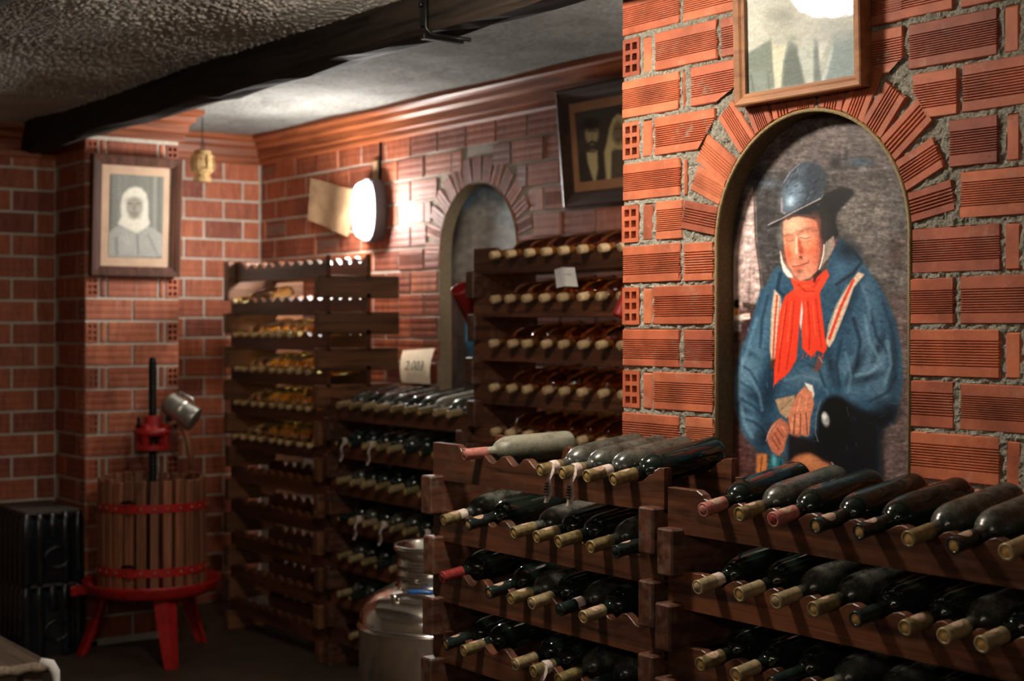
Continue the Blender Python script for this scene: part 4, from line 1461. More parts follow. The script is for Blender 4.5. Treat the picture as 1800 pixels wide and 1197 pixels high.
# ------------------------------------------------------------------ small things on the walls and racks
# lantern hanging from the cornice corner
lc = ray(356, 288, 7.25)
t = empty('hanging_lantern', (lc.x, lc.y, lc.z))
tag(t, 'small gilded wooden lantern hanging from the cornice', 'lantern')
LM = Matrix.Translation(lc) @ Matrix.Diagonal((1.2, 1.2, 1.05, 1))
MB().lathe([(.001, .062), (.030, .062), (.036, .052), (.030, .046), (.044, .040), (.046, .030), (.040, .026), (.044, .020), (.046, -.014), (.040, -.020), (.045, -.026), (.045, -.036), (.030, -.046), (.028, -.056), (.038, -.070), (.036, -.082), (.001, -.084)], 20, LM).build('body', MAT['lantern'], t)
b = MB()
for i in range(8):
    a = 2 * PI * i / 8
    b.tube([lc + Vector((math.cos(a) * .055, math.sin(a) * .055, .038)), lc + Vector((math.cos(a) * .059, math.sin(a) * .059, .0)), lc + Vector((math.cos(a) * .055, math.sin(a) * .055, -.03))], .004, 5)
b.build('ribs', MAT['lantern'], t)
MB().tube([lc + Vector((-.022, 0, .06)), lc + Vector((-.004, 0, .12)), lc + Vector((0, 0, ZC2 - lc.z - .002))], .003, 5).build('cord', MAT['iron'], t)
MB().tube([lc + Vector((.022, 0, .06)), lc + Vector((.004, 0, .12))], .003, 5).build('cord', MAT['iron'], t)

# cardboard behind the lamp
pl = [ray(545, 313, 1), ray(632, 336, 1), ray(612, 414, 1), ray(541, 389, 1)]


def on_plane_y(px, py, Y):
    v_ = ray(px, py, 1.0) - Vector((0, 0, CAM_Z))
    k = Y / v_.y
    return Vector((0, 0, CAM_Z)) + v_ * k


q = [on_plane_y(545, 313, YF - .05), on_plane_y(634, 338, YF - .035), on_plane_y(612, 415, YF - .035), on_plane_y(541, 388, YF - .05)]
b = MB()


def cardf(u, v, th=0.0):
    p = (q[0] * (1 - u) + q[1] * u) * (1 - v) + (q[3] * (1 - u) + q[2] * u) * v
    j = .006 * (float(vnoise(u * 9, v * 9, 4)) - .5)
    return (p.x + j, p.y + .012 * math.sin(u * 6) + th, p.z + (j if v in (0, 1) else 0))


b.grid(12, 12, lambda u, v: cardf(u, v))
b.grid(12, 12, lambda u, v: cardf(u, v, .004))
o = b.build('cardboard_sheet', MAT['card'])
tag(o, 'torn brown cardboard sheet beside the glowing lamp', 'cardboard')

# year card
q2 = [on_plane_y(708, 616, YF - .018), on_plane_y(764, 612, YF - .018), on_plane_y(756, 675, YF - .055), on_plane_y(706, 672, YF - .055)]
t = empty('year_card', (q2[0] + q2[1] + q2[2] + q2[3]) / 4)
tag(t, 'cream folded card with a handwritten year above the low rack', 'card')
b = MB()
cf = lambda u, v, o_=0: tuple((q2[0] * (1 - u) + q2[1] * u) * (1 - v) + (q2[3] * (1 - u) + q2[2] * u) * v + Vector((0, o_ - .012 * math.sin(v * PI), 0)))
b.grid(6, 8, lambda u, v: cf(u, v)); b.grid(6, 8, lambda u, v: cf(u, v, .002))
b.build('sheet', m_plain('cream_card', (0.86, 0.70, 0.50), .7, 0, .2, .1, 20), t)
fc = bpy.data.curves.new('year_text', 'FONT')
fc.body = '2.003'
fc.size = .062
fc.space_character = 1.05
fc.shear = .15
fc.extrude = .0003
fc.align_x = 'CENTER'; fc.align_y = 'CENTER'
fc.materials.append(MAT['ink'])
tmp = link('handwriting_curve', fc)
me_ = bpy.data.meshes.new_from_object(tmp.evaluated_get(bpy.context.evaluated_depsgraph_get()))
bpy.data.objects.remove(tmp)
o = link('handwriting', me_, t)
o.location = (0.0, -.0165, .0)
o.rotation_euler = (PI / 2 - .20, 0, 0)
o.scale = (1.05, 1.0, 1.0)

# white note on the amber rack
q3 = [on_plane_y(974, 474, YFF - .016), on_plane_y(1010, 470, YFF - .016), on_plane_y(1016, 504, YFF - .03), on_plane_y(978, 506, YFF - .03)]
t = empty('paper_note', (q3[0] + q3[2]) / 2)
tag(t, 'small white note with faint writing on the amber rack', 'note')
b = MB()
cf3 = lambda u, v, o_=0: tuple((q3[0] * (1 - u) + q3[1] * u) * (1 - v) + (q3[3] * (1 - u) + q3[2] * u) * v + Vector((0, o_ - .012 * (1 - abs(2 * u - 1.1)), .004 * (1 - abs(2 * u - 1)))))
b.grid(8, 4, lambda u, v: cf3(u, v)); b.grid(8, 4, lambda u, v: cf3(u, v, .0012))
b.build('sheet', MAT['paper'], t)
b = MB()
for v0, u0, u1 in ((.28, .2, .75), (.40, .5, .85)):
    p0, p1 = [Vector(cf3(u, v0, -.001)) for u in (u0, u1)]
    b.add([p0, p1, p1 + Vector((0, 0, .003)), p0 + Vector((0, 0, .003))], [(0, 1, 2, 3)])
b.build('faint_writing', m_plain('faint_ink', (.35, .35, .36), .8), t)

# red tubes
def tube_thing(p0, p1, r, label):
    p0, p1 = Vector(p0), Vector(p1)
    t = empty('red_tube', (p0 + p1) / 2)
    tag(t, label, 'tube')
    M = Matrix.Translation(p0) @ (p1 - p0).to_track_quat('Z', 'Y').to_matrix().to_4x4()
    L = (p1 - p0).length
    MB().lathe([(r * .86, L), (r * .86, .004), (r * .9, 0), (r, 0), (r * 1.05, .004), (r * 1.05, .014), (r, .018), (r, L), (r * .86, L)], 24, M, caps=False).build('wall', MAT['red_plastic'], t)


tube_thing(ray(808, 506, 5.72), ray(905, 700, 6.02), .038, 'red plastic tube leaning against the amber rack')
tube_thing(on_plane_y(1086, 556, YFF - .09), on_plane_y(1122, 470, YFF - .03), .019, 'red tube partly hidden by the brick pier edge')

# ------------------------------------------------------------------ pictures (flat prints)
def blur(a, s):
    if s <= 0: return a
    r = max(1, int(s * 2.5))
    k = np.exp(-np.arange(-r, r + 1) ** 2 / (2 * s * s)); k /= k.sum()
    a = np.apply_along_axis(lambda m: np.convolve(m, k, 'same'), 0, a)
    return np.apply_along_axis(lambda m: np.convolve(m, k, 'same'), 1, a)


class Canvas:
    """a painted sheet, laid out in survey units (x to the right, y down)"""
    def __init__(s, x0, y0, x1, y1, base, q=1.0):
        s.x0, s.y0, s.q = x0, y0, q
        s.w, s.h = int((x1 - x0) * q) + 1, int((y1 - y0) * q) + 1
        s.a = np.ones((s.h, s.w, 3)) * np.array(base) / 255.0
        yy, xx = np.mgrid[0:s.h, 0:s.w]
        s.X, s.Y = x0 + xx / q, y0 + yy / q

    def _win(s, pts, pad):
        xs = [p[0] for p in pts]; ys = [p[1] for p in pts]
        a = max(0, int((min(xs) - pad - s.x0) * s.q)); b = min(s.w, int((max(xs) + pad - s.x0) * s.q) + 2)
        c = max(0, int((min(ys) - pad - s.y0) * s.q)); d = min(s.h, int((max(ys) + pad - s.y0) * s.q) + 2)
        return slice(c, max(c + 1, d)), slice(a, max(a + 1, b))

    def _put(s, sl, m, col, al):
        m = (m * al)[..., None]
        s.a[sl] = s.a[sl] * (1 - m) + np.array(col) / 255.0 * m

    def poly(s, pts, col, soft=1.2, al=1.0):
        sl = s._win(pts, soft * 4 + 2)
        X, Y = s.X[sl], s.Y[sl]
        ins = np.zeros(X.shape, bool)
        n = len(pts)
        for i in range(n):
            (xa, ya), (xb, yb) = pts[i], pts[(i + 1) % n]
            if ya == yb: continue
            c = ((ya > Y) != (yb > Y)) & (X < (xb - xa) * (Y - ya) / (yb - ya) + xa)
            ins ^= c
        s._put(sl, blur(ins.astype(float), soft * s.q), col, al)
        return s

    def line(s, pts, wd, col, soft=.8, al=1.0):
        sl = s._win(pts, wd + soft * 4 + 2)
        X, Y = s.X[sl], s.Y[sl]
        d = np.full(X.shape, 1e9)
        for (xa, ya), (xb, yb) in zip(pts[:-1], pts[1:]):
            L = (xb - xa) ** 2 + (yb - ya) ** 2 + 1e-9
            t_ = np.clip(((X - xa) * (xb - xa) + (Y - ya) * (yb - ya)) / L, 0, 1)
            d = np.minimum(d, np.hypot(X - xa - t_ * (xb - xa), Y - ya - t_ * (yb - ya)))
        s._put(sl, np.clip((wd / 2 + soft - d) / (2 * soft), 0, 1), col, al)
        return s

    def ell(s, x, y, rx, ry, col, soft=.35, al=1.0, rot=0.0):
        r = max(rx, ry) * (1 + soft)
        sl = s._win([(x - r, y - r), (x + r, y + r)], 2)
        X, Y = s.X[sl] - x, s.Y[sl] - y
        c, n = math.cos(rot), math.sin(rot)
        d = np.hypot((X * c + Y * n) / rx, (-X * n + Y * c) / ry)
        s._put(sl, np.clip((1 + soft - d) / (2 * soft), 0, 1), col, al)
        return s

    def noise(s, amt, fx, fy, seed):
        n = vnoise(s.X * fx, s.Y * fy, seed) - .5
        s.a = np.clip(s.a * (1 + amt * 2 * n[..., None]), 0, 1)
        return s

    def sample(s, px, py):
        u = np.clip((px - s.x0) * s.q, 0, s.w - 1.001); v = np.clip((py - s.y0) * s.q, 0, s.h - 1.001)
        i, j = np.floor(u).astype(int), np.floor(v).astype(int)
        fu, fv = (u - i)[..., None], (v - j)[..., None]
        a = s.a
        c = (a[j, i] * (1 - fu) + a[j, i + 1] * fu) * (1 - fv) + (a[j + 1, i] * (1 - fu) + a[j + 1, i + 1] * fu) * fv
        return np.where(c <= .04045, c / 12.92, ((c + .055) / 1.055) ** 2.4)


def print_mesh(name, world, nu, nv, canvas, mat, gain, M=None):
    """grid of points world(u, v) coloured from the canvas; local coordinates through M (root matrix)"""
    u, v = np.meshgrid(np.linspace(0, 1, nu + 1), np.linspace(0, 1, nv + 1))
    W = world(u, v)                       # (..., 3)
    r = W[..., 0] * CF + W[..., 1] * SF
    d = -W[..., 0] * SF + W[..., 1] * CF
    col = canvas.sample(900 + FPX * r / d, 575 - FPX * (W[..., 2] - CAM_Z) / d) * gain
    col = np.clip(col, 0, 1)
    co = W.reshape(-1, 3)
    if M is not None:
        Mi = np.array(M.inverted())
        co = co @ Mi[:3, :3].T + Mi[:3, 3]
    ii = (np.arange(nv)[:, None] * (nu + 1) + np.arange(nu)[None, :]).reshape(-1)
    ff = np.stack([ii, ii + 1, ii + nu + 2, ii + nu + 1], -1)
    me = bpy.data.meshes.new(name)
    me.vertices.add(len(co)); me.vertices.foreach_set('co', co.ravel().astype(np.float32))
    me.loops.add(ff.size); me.loops.foreach_set('vertex_index', ff.ravel().astype(np.int32))
    me.polygons.add(len(ff)); me.polygons.foreach_set('loop_start', (np.arange(len(ff)) * 4).astype(np.int32))
    me.update(calc_edges=True)
    at = me.attributes.new('Col', 'FLOAT_COLOR', 'POINT')
    c4 = np.concatenate([col.reshape(-1, 3), np.ones((len(co), 1))], 1)
    at.data.foreach_set('color', c4.ravel().astype(np.float32))
    me.materials.append(mat)
    return me


# ---- the big painting: a man in hat, blue smock and red scarf
C = Canvas(1270, 185, 1615, 880, (74, 70, 68), 1.5)
fa = lambda pts: [(1260 + x * .2841, 190 + y * .2841) for x, y in pts]       # notes taken on the upper half
fb = lambda pts: [(1260 + x * .2924, 500 + y * .2924) for x, y in pts]       # lower half
fc_ = lambda pts: [(1340 + x * .1504, 340 + y * .1504) for x, y in pts]      # face
C.poly([(1270, 185), (1615, 185), (1615, 300), (1270, 305)], (92, 84, 82), 10)
C.poly([(1270, 300), (1440, 302), (1470, 340), (1460, 470), (1350, 470), (1270, 480)], (66, 64, 64), 12)
C.line([(1450, 303), (1520, 300), (1580, 292)], 4, (118, 112, 112), 3, .8)
C.ell(1470, 285, 9, 12, (45, 42, 44), .6); C.ell(1487, 276, 4, 16, (55, 52, 54), .6)
C.ell(1512, 285, 20, 8, (62, 76, 86), .8); C.ell(1345, 322, 22, 8, (88, 98, 112), .9, .7)
C.poly([(1470, 320), (1600, 320), (1605, 520), (1560, 520), (1520, 450), (1480, 410)], (98, 93, 90), 14)
C.ell(1520, 400, 26, 40, (112, 106, 102), .9, .6)
C.poly([(1565, 330), (1610, 330), (1610, 560), (1585, 560), (1570, 470)], (92, 88, 86), 6)
C.ell(1575, 445, 12, 22, (72, 58, 52), .7, .8); C.ell(1592, 420, 8, 20, (78, 66, 60), .7, .6)
C.poly([(1560, 520), (1612, 500), (1612, 880), (1545, 880), (1560, 760), (1588, 660)], (96, 82, 80), 6)
C.line([(1548, 760), (1552, 870)], 8, (62, 52, 50), 4)
C.poly([(1326, 322), (1328, 380), (1330, 430), (1336, 470), (1340, 520), (1338, 548), (1275, 548), (1284, 470), (1298, 400), (1312, 350)], (172, 150, 146), 2)
C.ell(1316, 400, 9, 55, (196, 178, 176), .8, .7); C.ell(1300, 500, 9, 40, (186, 166, 160), .9, .6)
C.line([(1325, 325), (1328, 420), (1336, 480), (1340, 545)], 2.5, (58, 52, 50), 1.2, .8)
C.line([(1318, 470), (1316, 545)], 3, (120, 100, 96), 2, .6)
C.poly([(1270, 548), (1345, 540), (1330, 610), (1300, 660), (1300, 760), (1330, 800), (1330, 880), (1270, 880)], (70, 48, 48), 5)
C.ell(1300, 795, 20, 45, (98, 66, 60), .9, .7); C.ell(1290, 620, 10, 30, (92, 70, 66), .9, .6)
C.poly([(1288, 527), (1298, 526), (1299, 542), (1288, 542)], (28, 24, 24), .8); C.poly([(1283, 543), (1299, 543), (1300, 557), (1283, 557)], (192, 132, 76), .8)
C.poly([(1305, 531), (1330, 535), (1328, 546), (1306, 540)], (66, 52, 46), 1); C.poly([(1283, 556), (1300, 553), (1318, 550), (1319, 560), (1300, 564), (1284, 562)], (204, 180, 170), 1)
C.poly([(1283, 563), (1303, 565), (1303, 583), (1283, 583)], (118, 110, 108), 1)
C.noise(.16, .06, .25, 1).noise(.12, .25, .5, 2).noise(.12, .12, .12, 3)
for i in range(420):
    x, y = random.uniform(1275, 1605), random.uniform(200, 860)
    k = int(C.a[int((y - C.y0) * C.q), int((x - C.x0) * C.q)].mean() * 255) + random.choice((-26, -18, 16, 24))
    a = random.uniform(-.25, .25) if y < 330 else random.uniform(.2, 2.9)
    L = random.uniform(5, 16)
    C.line([(x, y), (x + L * math.cos(a), y + L * math.sin(a))], random.uniform(1.0, 3.0), (k, max(0, k - 4), max(0, k - 5)), 1.4, .32)
# jacket
J = (52, 80, 100)
C.poly([(1368, 466), (1356, 480), (1352, 494), (1336, 512), (1326, 545), (1314, 585), (1300, 622), (1292, 660), (1291, 692), (1296, 722), (1303, 756), (1316, 776), (1342, 797), (1378, 800), (1402, 832), (1440, 842), (1480, 860), (1548, 862), (1546, 756), (1570, 742), (1581, 712), (1587, 662), (1585, 618), (1576, 570), (1562, 532), (1546, 502), (1522, 470), (1516, 455), (1492, 430), (1474, 418), (1462, 440), (1450, 490), (1400, 502)], J, 1.6)
C.noise(.10, .2, .2, 6)
for x, y, rx, ry, c, ro in ((1310, 660, 16, 45, (108, 138, 158), .3), (1320, 740, 14, 34, (98, 130, 150), -.4), (1335, 600, 12, 40, (86, 118, 138), .2), (1345, 560, 10, 34, (74, 104, 126), .2),
                            (1540, 640, 26, 36, (104, 134, 154), .5), (1520, 590, 16, 44, (84, 112, 132), .1), (1550, 690, 20, 18, (86, 112, 130), 0), (1490, 650, 18, 18, (92, 122, 142), .4),
                            (1500, 690, 14, 14, (82, 110, 130), 0), (1430, 660, 26, 16, (84, 110, 128), 0), (1400, 672, 14, 12, (76, 100, 118), 0), (1530, 520, 10, 40, (78, 106, 126), -.3), (1480, 470, 12, 22, (70, 100, 122), .3), (1365, 492, 9, 14, (66, 98, 122), .4)):
    C.ell(x, y, rx, ry, c, .9, .8, ro)
for x, y, rx, ry, c, ro in ((1350, 690, 12, 40, (26, 40, 54), .2), (1360, 630, 6, 30, (28, 42, 54), .1), (1345, 770, 16, 20, (24, 32, 42), .4), (1475, 560, 8, 60, (26, 40, 54), .5), (1460, 640, 6, 30, (32, 46, 58), -.2),
                            (1505, 645, 6, 24, (26, 36, 46), .5), (1570, 640, 8, 50, (30, 44, 56), 0), (1545, 610, 5, 22, (28, 40, 52), .4), (1525, 665, 22, 6, (30, 42, 54), -.3), (1490, 440, 18, 14, (24, 32, 42), .5),
                            (1330, 700, 20, 5, (34, 52, 66), .5), (1318, 620, 16, 4, (46, 70, 88), .6), (1310, 720, 14, 4, (40, 60, 76), .5), (1560, 720, 18, 14, (22, 28, 36), .3)):
    C.ell(x, y, rx, ry, c, .9, .85, ro)
C.poly([(1455, 728), (1480, 700), (1520, 722), (1560, 726), (1578, 712), (1570, 742), (1547, 758), (1548, 864), (1400, 862), (1390, 800), (1420, 780)], (20, 22, 27), 5)
C.line([(1372, 480), (1366, 510), (1380, 520)], 6, (34, 56, 74), 2); C.line([(1500, 440), (1515, 460), (1500, 480), (1470, 500)], 5, (30, 40, 48), 2, .8)
for i in range(240):      # short brush strokes on the smock
    x, y = random.uniform(1298, 1582), random.uniform(500, 790)
    if (x < 1330 and y < 560) or (x > 1545 and y < 540): continue
    a = random.uniform(.9, 2.0) if x < 1400 else random.uniform(-.6, 1.4)
    L = random.uniform(3, 10)
    k = random.choice([(104, 134, 154), (30, 44, 58), (72, 102, 124), (40, 60, 78)])
    C.line([(x, y), (x + L * math.cos(a), y + L * math.sin(a))], random.uniform(.8, 2.2), k, 1.2, .42)
for p, wd, c, al in (([(1300, 640), (1318, 652), (1330, 672)], 4, (34, 54, 70), .7), ([(1296, 668), (1318, 682), (1338, 704)], 4, (38, 58, 74), .7), ([(1300, 700), (1322, 712), (1342, 730)], 4, (32, 50, 64), .7),
                     ([(1306, 735), (1326, 742), (1342, 756)], 4, (30, 46, 60), .7), ([(1306, 630), (1298, 665), (1298, 700)], 7, (128, 158, 176), .55), ([(1303, 715), (1309, 745), (1322, 768)], 7, (120, 150, 168), .55),
                     ([(1316, 655), (1334, 690), (1340, 720)], 5, (112, 142, 160), .5), ([(1330, 560), (1318, 600), (1310, 630)], 6, (108, 138, 158), .5), ([(1350, 520), (1340, 560), (1336, 610)], 5, (30, 48, 64), .6),
                     ([(1500, 560), (1512, 600), (1506, 640)], 6, (28, 42, 56), .7), ([(1530, 545), (1540, 590), (1560, 620)], 5, (30, 46, 60), .6), ([(1520, 555), (1528, 600), (1545, 630)], 6, (118, 148, 166), .5),
                     ([(1560, 600), (1566, 640), (1556, 672)], 7, (120, 150, 168), .5), ([(1548, 640), (1528, 655), (1505, 660)], 6, (122, 152, 170), .55), ([(1575, 660), (1560, 690), (1530, 705)], 6, (30, 42, 54), .6),
                     ([(1478, 600), (1470, 640), (1476, 680)], 6, (30, 46, 60), .6), ([(1486, 620), (1496, 660), (1490, 690)], 5, (112, 142, 160), .5), ([(1380, 668), (1410, 660), (1440, 668), (1455, 690)], 5, (104, 132, 150), .5),
                     ([(1420, 640), (1440, 650), (1450, 680)], 4, (30, 44, 58), .6), ([(1515, 500), (1528, 540), (1530, 560)], 6, (100, 130, 150), .5), ([(1552, 530), (1568, 580), (1576, 630)], 5, (34, 50, 64), .6)):
    C.line(p, wd, c, 2.2, al)
# braces
C.poly([(1361, 508), (1372, 521), (1374, 535), (1370, 580), (1366, 622), (1356, 640), (1353, 612), (1356, 545)], (196, 172, 152), 1)
C.line([(1366, 520), (1362, 570), (1359, 630)], 3.2, (186, 86, 62), .8); C.line([(1371, 530), (1367, 580), (1363, 625)], 1.6, (130, 140, 140), .8)
C.poly([(1508, 478), (1520, 482), (1501, 505), (1489, 540), (1466, 598), (1458, 611), (1451, 604), (1456, 573), (1470, 535), (1492, 500)], (200, 174, 154), 1)
C.line([(1500, 492), (1478, 540), (1458, 595)], 5, (192, 74, 54), .8); C.line([(1488, 500), (1467, 545), (1455, 585)], 1.4, (120, 130, 130), .7)
C.ell(1358, 640, 4, 9, (74, 52, 34), .4); C.poly(fb([(608, 430), (645, 422), (632, 490), (606, 526), (580, 518)]), (104, 70, 66), 1); C.line(fb([(618, 438), (634, 470)]), 2, (170, 160, 160), .8, .7)
# shirt gap and scarf
C.poly([(1403, 528), (1413, 524), (1411, 560), (1408, 582), (1404, 560)], (198, 196, 194), .8)
S = (222, 66, 44)
C.poly([(1396, 508), (1410, 520), (1406, 560), (1403, 600), (1400, 632), (1391, 648), (1378, 662), (1368, 668), (1361, 678), (1360, 660), (1365, 600), (1370, 550), (1380, 520)], S, 1)
C.poly([(1408, 520), (1440, 512), (1445, 550), (1450, 590), (1454, 612), (1448, 622), (1436, 616), (1428, 628), (1417, 620), (1410, 612), (1409, 580), (1412, 545)], S, 1)
C.poly([(1388, 486), (1403, 492), (1420, 494), (1440, 483), (1453, 473), (1458, 484), (1449, 500), (1440, 516), (1425, 522), (1405, 522), (1396, 508)], (226, 74, 50), 1)
for p in ([(1384, 530), (1374, 600), (1368, 655)], [(1396, 530), (1390, 600), (1382, 650)], [(1420, 530), (1424, 580), (1422, 615)], [(1434, 525), (1440, 575), (1444, 610)], [(1403, 500), (1415, 512), (1430, 512)], [(1440, 490), (1430, 505)]):
    C.line(p, 2.4, (150, 36, 28), 1.4, .7)
for p in ([(1379, 540), (1370, 610)], [(1391, 530), (1384, 600)], [(1415, 530), (1418, 590)], [(1428, 530), (1434, 590)], [(1412, 503), (1424, 503)]):
    C.line(p, 1.8, (246, 112, 78), 1.2, .7)
for i in range(26):
    x = 1361 + i * 1.6 if i < 20 else 1412 + (i - 20) * 7
    y = 672 - i * 1.4 if i < 20 else 622
    C.line([(x, y), (x - 1.5, y + random.uniform(3, 9))], 1.1, S, .6, .9)
# hat
C.poly(fa([(400, 660), (393, 560), (410, 460), (450, 395), (508, 340), (570, 332), (640, 358), (676, 400), (672, 480), (652, 556), (560, 606), (480, 646)]), (58, 66, 74), 1)
C.poly(fa([(650, 550), (700, 515), (765, 490), (835, 500), (850, 530), (800, 585), (745, 645), (735, 700), (755, 790), (690, 830), (650, 800), (640, 700), (560, 655)]), (36, 35, 36), 1.5)
C.poly(fa([(315, 726), (380, 690), (430, 655), (520, 612), (640, 556), (690, 600), (640, 670), (560, 655), (480, 662), (420, 690), (350, 740)]), (38, 38, 41), 1)
C.ell(*fa([(462, 560)])[0], 14, 20, (132, 154, 172), .8, .9, .5); C.ell(*fa([(500, 500)])[0], 8, 18, (104, 122, 138), .8, .8, .6); C.ell(*fa([(455, 575)])[0], 6, 7, (176, 196, 210), .7, .8)
C.ell(*fa([(600, 420)])[0], 16, 20, (48, 56, 64), .9, .8); C.ell(*fa([(520, 390)])[0], 6, 14, (96, 106, 118), .9, .6, .7); C.ell(*fa([(440, 470)])[0], 5, 18, (92, 104, 116), .9, .7, .3)
for i in range(46):
    x, y = fa([(random.uniform(420, 650), random.uniform(370, 600))])[0]
    a = random.uniform(-1.4, -.2); L = random.uniform(3, 9)
    C.line([(x, y), (x + L * math.cos(a), y + L * math.sin(a))], random.uniform(.8, 2.0), random.choice([(34, 40, 46), (92, 104, 116), (28, 32, 38), (120, 134, 148)]), .9, .5)
C.line(fa([(402, 560), (402, 640), (420, 650)]), 3, (160, 140, 142), 1.4, .8); C.line(fa([(414, 460), (450, 400), (510, 345)]), 1.6, (150, 150, 154), .8, .7)
C.line(fa([(318, 722), (400, 684), (480, 640), (560, 600), (640, 560)]), 2.2, (170, 158, 158), .8, .85)
# hair, face
C.ell(*fc_([(700, 420)])[0], 15, 26, (52, 48, 47), .6); C.ell(*fc_([(220, 520)])[0], 6, 14, (120, 116, 112), .8, .8)
F = (214, 146, 120)
C.poly(fc_([(248, 330), (300, 290), (400, 255), (560, 270), (640, 340), (662, 450), (668, 600), (662, 750), (640, 900), (560, 985), (440, 1022), (370, 965), (330, 880), (290, 800), (265, 680), (248, 560), (242, 430)]), F, 1)
C.ell(*fc_([(360, 370)])[0], 13, 11, (232, 180, 154), .9, .8); C.ell(*fc_([(600, 360)])[0], 8, 14, (176, 106, 82), .9, .7)
C.ell(*fc_([(312, 700)])[0], 7, 14, (214, 92, 64), .9, .9); C.ell(*fc_([(590, 640)])[0], 12, 17, (216, 100, 72), .9, .9); C.ell(*fc_([(640, 780)])[0], 6, 18, (176, 96, 80), .9, .7)
C.ell(*fc_([(450, 950)])[0], 12, 8, (196, 140, 120), .9, .8); C.ell(*fc_([(560, 900)])[0], 9, 9, (184, 116, 96), .9, .7); C.ell(*fc_([(300, 860)])[0], 6, 8, (196, 130, 108), .9, .7)
C.poly(fc_([(415, 500), (445, 540), (470, 640), (475, 700), (430, 715), (415, 620)]), (168, 78, 58), 1.2, .9)
C.line(fc_([(398, 500), (400, 620), (398, 720)]), 3.4, (242, 192, 166), 1.2, .9); C.ell(*fc_([(408, 730)])[0], 5.5, 4, (222, 136, 106), .7)
C.ell(*fc_([(448, 745)])[0], 2.6, 2.2, (92, 42, 36), .7); C.line(fc_([(385, 760), (430, 775), (470, 765)]), 1.4, (140, 62, 50), .8, .8)
C.line(fc_([(262, 498), (300, 482), (352, 490)]), 3.5, (140, 92, 76), 2.2, .7); C.line(fc_([(425, 470), (480, 430), (545, 412), (625, 436)]), 5, (136, 86, 70), 2.6, .7)
C.ell(*fc_([(500, 465)])[0], 11, 5, (168, 104, 84), .9, .7); C.ell(*fc_([(310, 515)])[0], 8, 4, (170, 108, 88), .9, .6); C.ell(*fc_([(655, 560)])[0], 4, 30, (150, 84, 68), .9, .7); C.ell(*fc_([(470, 690)])[0], 4, 8, (156, 70, 54), .9, .6)
C.ell(*fc_([(350, 640)])[0], 4, 10, (232, 150, 120), .9, .6); C.ell(*fc_([(540, 590)])[0], 8, 6, (236, 150, 118), .9, .6); C.ell(*fc_([(380, 930)])[0], 6, 7, (176, 110, 92), .9, .6); C.ell(*fc_([(470, 800)])[0], 12, 3, (180, 104, 86), .9, .7)
C.ell(*fc_([(320, 525)])[0], 7, 4, (206, 128, 104), .7); C.line(fc_([(282, 548), (320, 560), (360, 548)]), 1.3, (112, 60, 52), .9, .85)
C.ell(*fc_([(500, 500)])[0], 10, 5, (226, 160, 134), .7); C.line(fc_([(440, 515), (500, 530), (555, 515)]), 1.4, (108, 56, 50), .9, .85); C.line(fc_([(440, 560), (500, 575), (560, 555)]), 1.4, (186, 106, 84), .9, .7)
C.line(fc_([(355, 855), (410, 848), (455, 838), (535, 812)]), 1.6, (126, 50, 44), .9); C.line(fc_([(370, 878), (420, 868), (490, 852)]), 3, (212, 104, 86), .9); C.ell(*fc_([(430, 905)])[0], 6, 3, (124, 64, 54), .8, .7)
C.line(fc_([(545, 770), (550, 820)]), 1.4, (160, 80, 64), .8, .8); C.line(fc_([(330, 790), (352, 850)]), 1.4, (170, 90, 72), .8, .7)
C.poly(fc_([(205, 655), (215, 800), (240, 900), (300, 980), (362, 988), (340, 930), (290, 880), (245, 800), (222, 700)]), (222, 212, 202), .8)
C.poly(fc_([(835, 490), (852, 600), (800, 720), (720, 820), (668, 888), (700, 770), (720, 650), (742, 570)]), (140, 126, 116), .8)
C.line(fc_([(722, 600), (715, 700), (692, 800), (666, 885)]), 1.8, (234, 224, 214), .6); C.line(fc_([(770, 560), (740, 760)]), 1, (100, 90, 84), .6, .7); C.line(fc_([(862, 540), (850, 620)]), 2, (160, 60, 60), .8, .8)
C.poly(fc_([(600, 960), (640, 905), (680, 890), (700, 910), (640, 980), (620, 1040), (590, 1040)]), (44, 30, 32), 1, .8)
C.line(fc_([(300, 300), (340, 270), (420, 258), (540, 275), (600, 290)]), 4, (66, 50, 46), 1.6, .8)
# hands, cuffs, black pot, things below
C.poly(fb([(350, 690), (470, 664), (465, 740), (425, 812), (380, 775)]), (160, 134, 108), 1); C.line(fb([(380, 760), (450, 690)]), 2, (118, 92, 70), 1.2, .7)
C.poly(fb([(525, 588), (575, 606), (588, 660), (578, 690), (545, 625)]), (216, 208, 198), .8)
C.poly(fb([(528, 612), (572, 650), (586, 720), (565, 800), (556, 905), (538, 918), (512, 905), (482, 926), (442, 902), (425, 862), (430, 790), (455, 720), (482, 660)]), (186, 120, 94), 1)
C.poly(fb([(300, 905), (330, 842), (382, 800), (422, 832), (437, 892), (420, 932), (402, 1002), (370, 1032), (330, 1002), (305, 952)]), (170, 104, 82), 1)
for p in ([(470, 780), (462, 900)], [(505, 780), (500, 905)], [(535, 770), (545, 900)], [(360, 860), (400, 920)], [(345, 890), (385, 960)], [(330, 920), (372, 990)], [(425, 800), (440, 880)]):
    C.line(fb(p), 1.7, (96, 50, 42), .8, .8)
for p in ([(500, 690), (485, 760)], [(540, 680), (530, 770)], [(455, 800), (448, 880)], [(488, 790), (480, 890)], [(370, 840), (345, 880)], [(390, 850), (420, 900)]):
    C.line(fb(p), 2, (222, 156, 128), 1.2, .6)
C.line(fb([(296, 940), (318, 880), (350, 840)]), 1.6, (190, 180, 176), .8, .7)
C.ell(1467, 742, 29, 46, (17, 17, 19), .12); C.ell(1451, 737, 7, 13, (160, 162, 160), .3, .9, -.2); C.ell(1449, 731, 4, 6, (206, 208, 206), .4, .9)
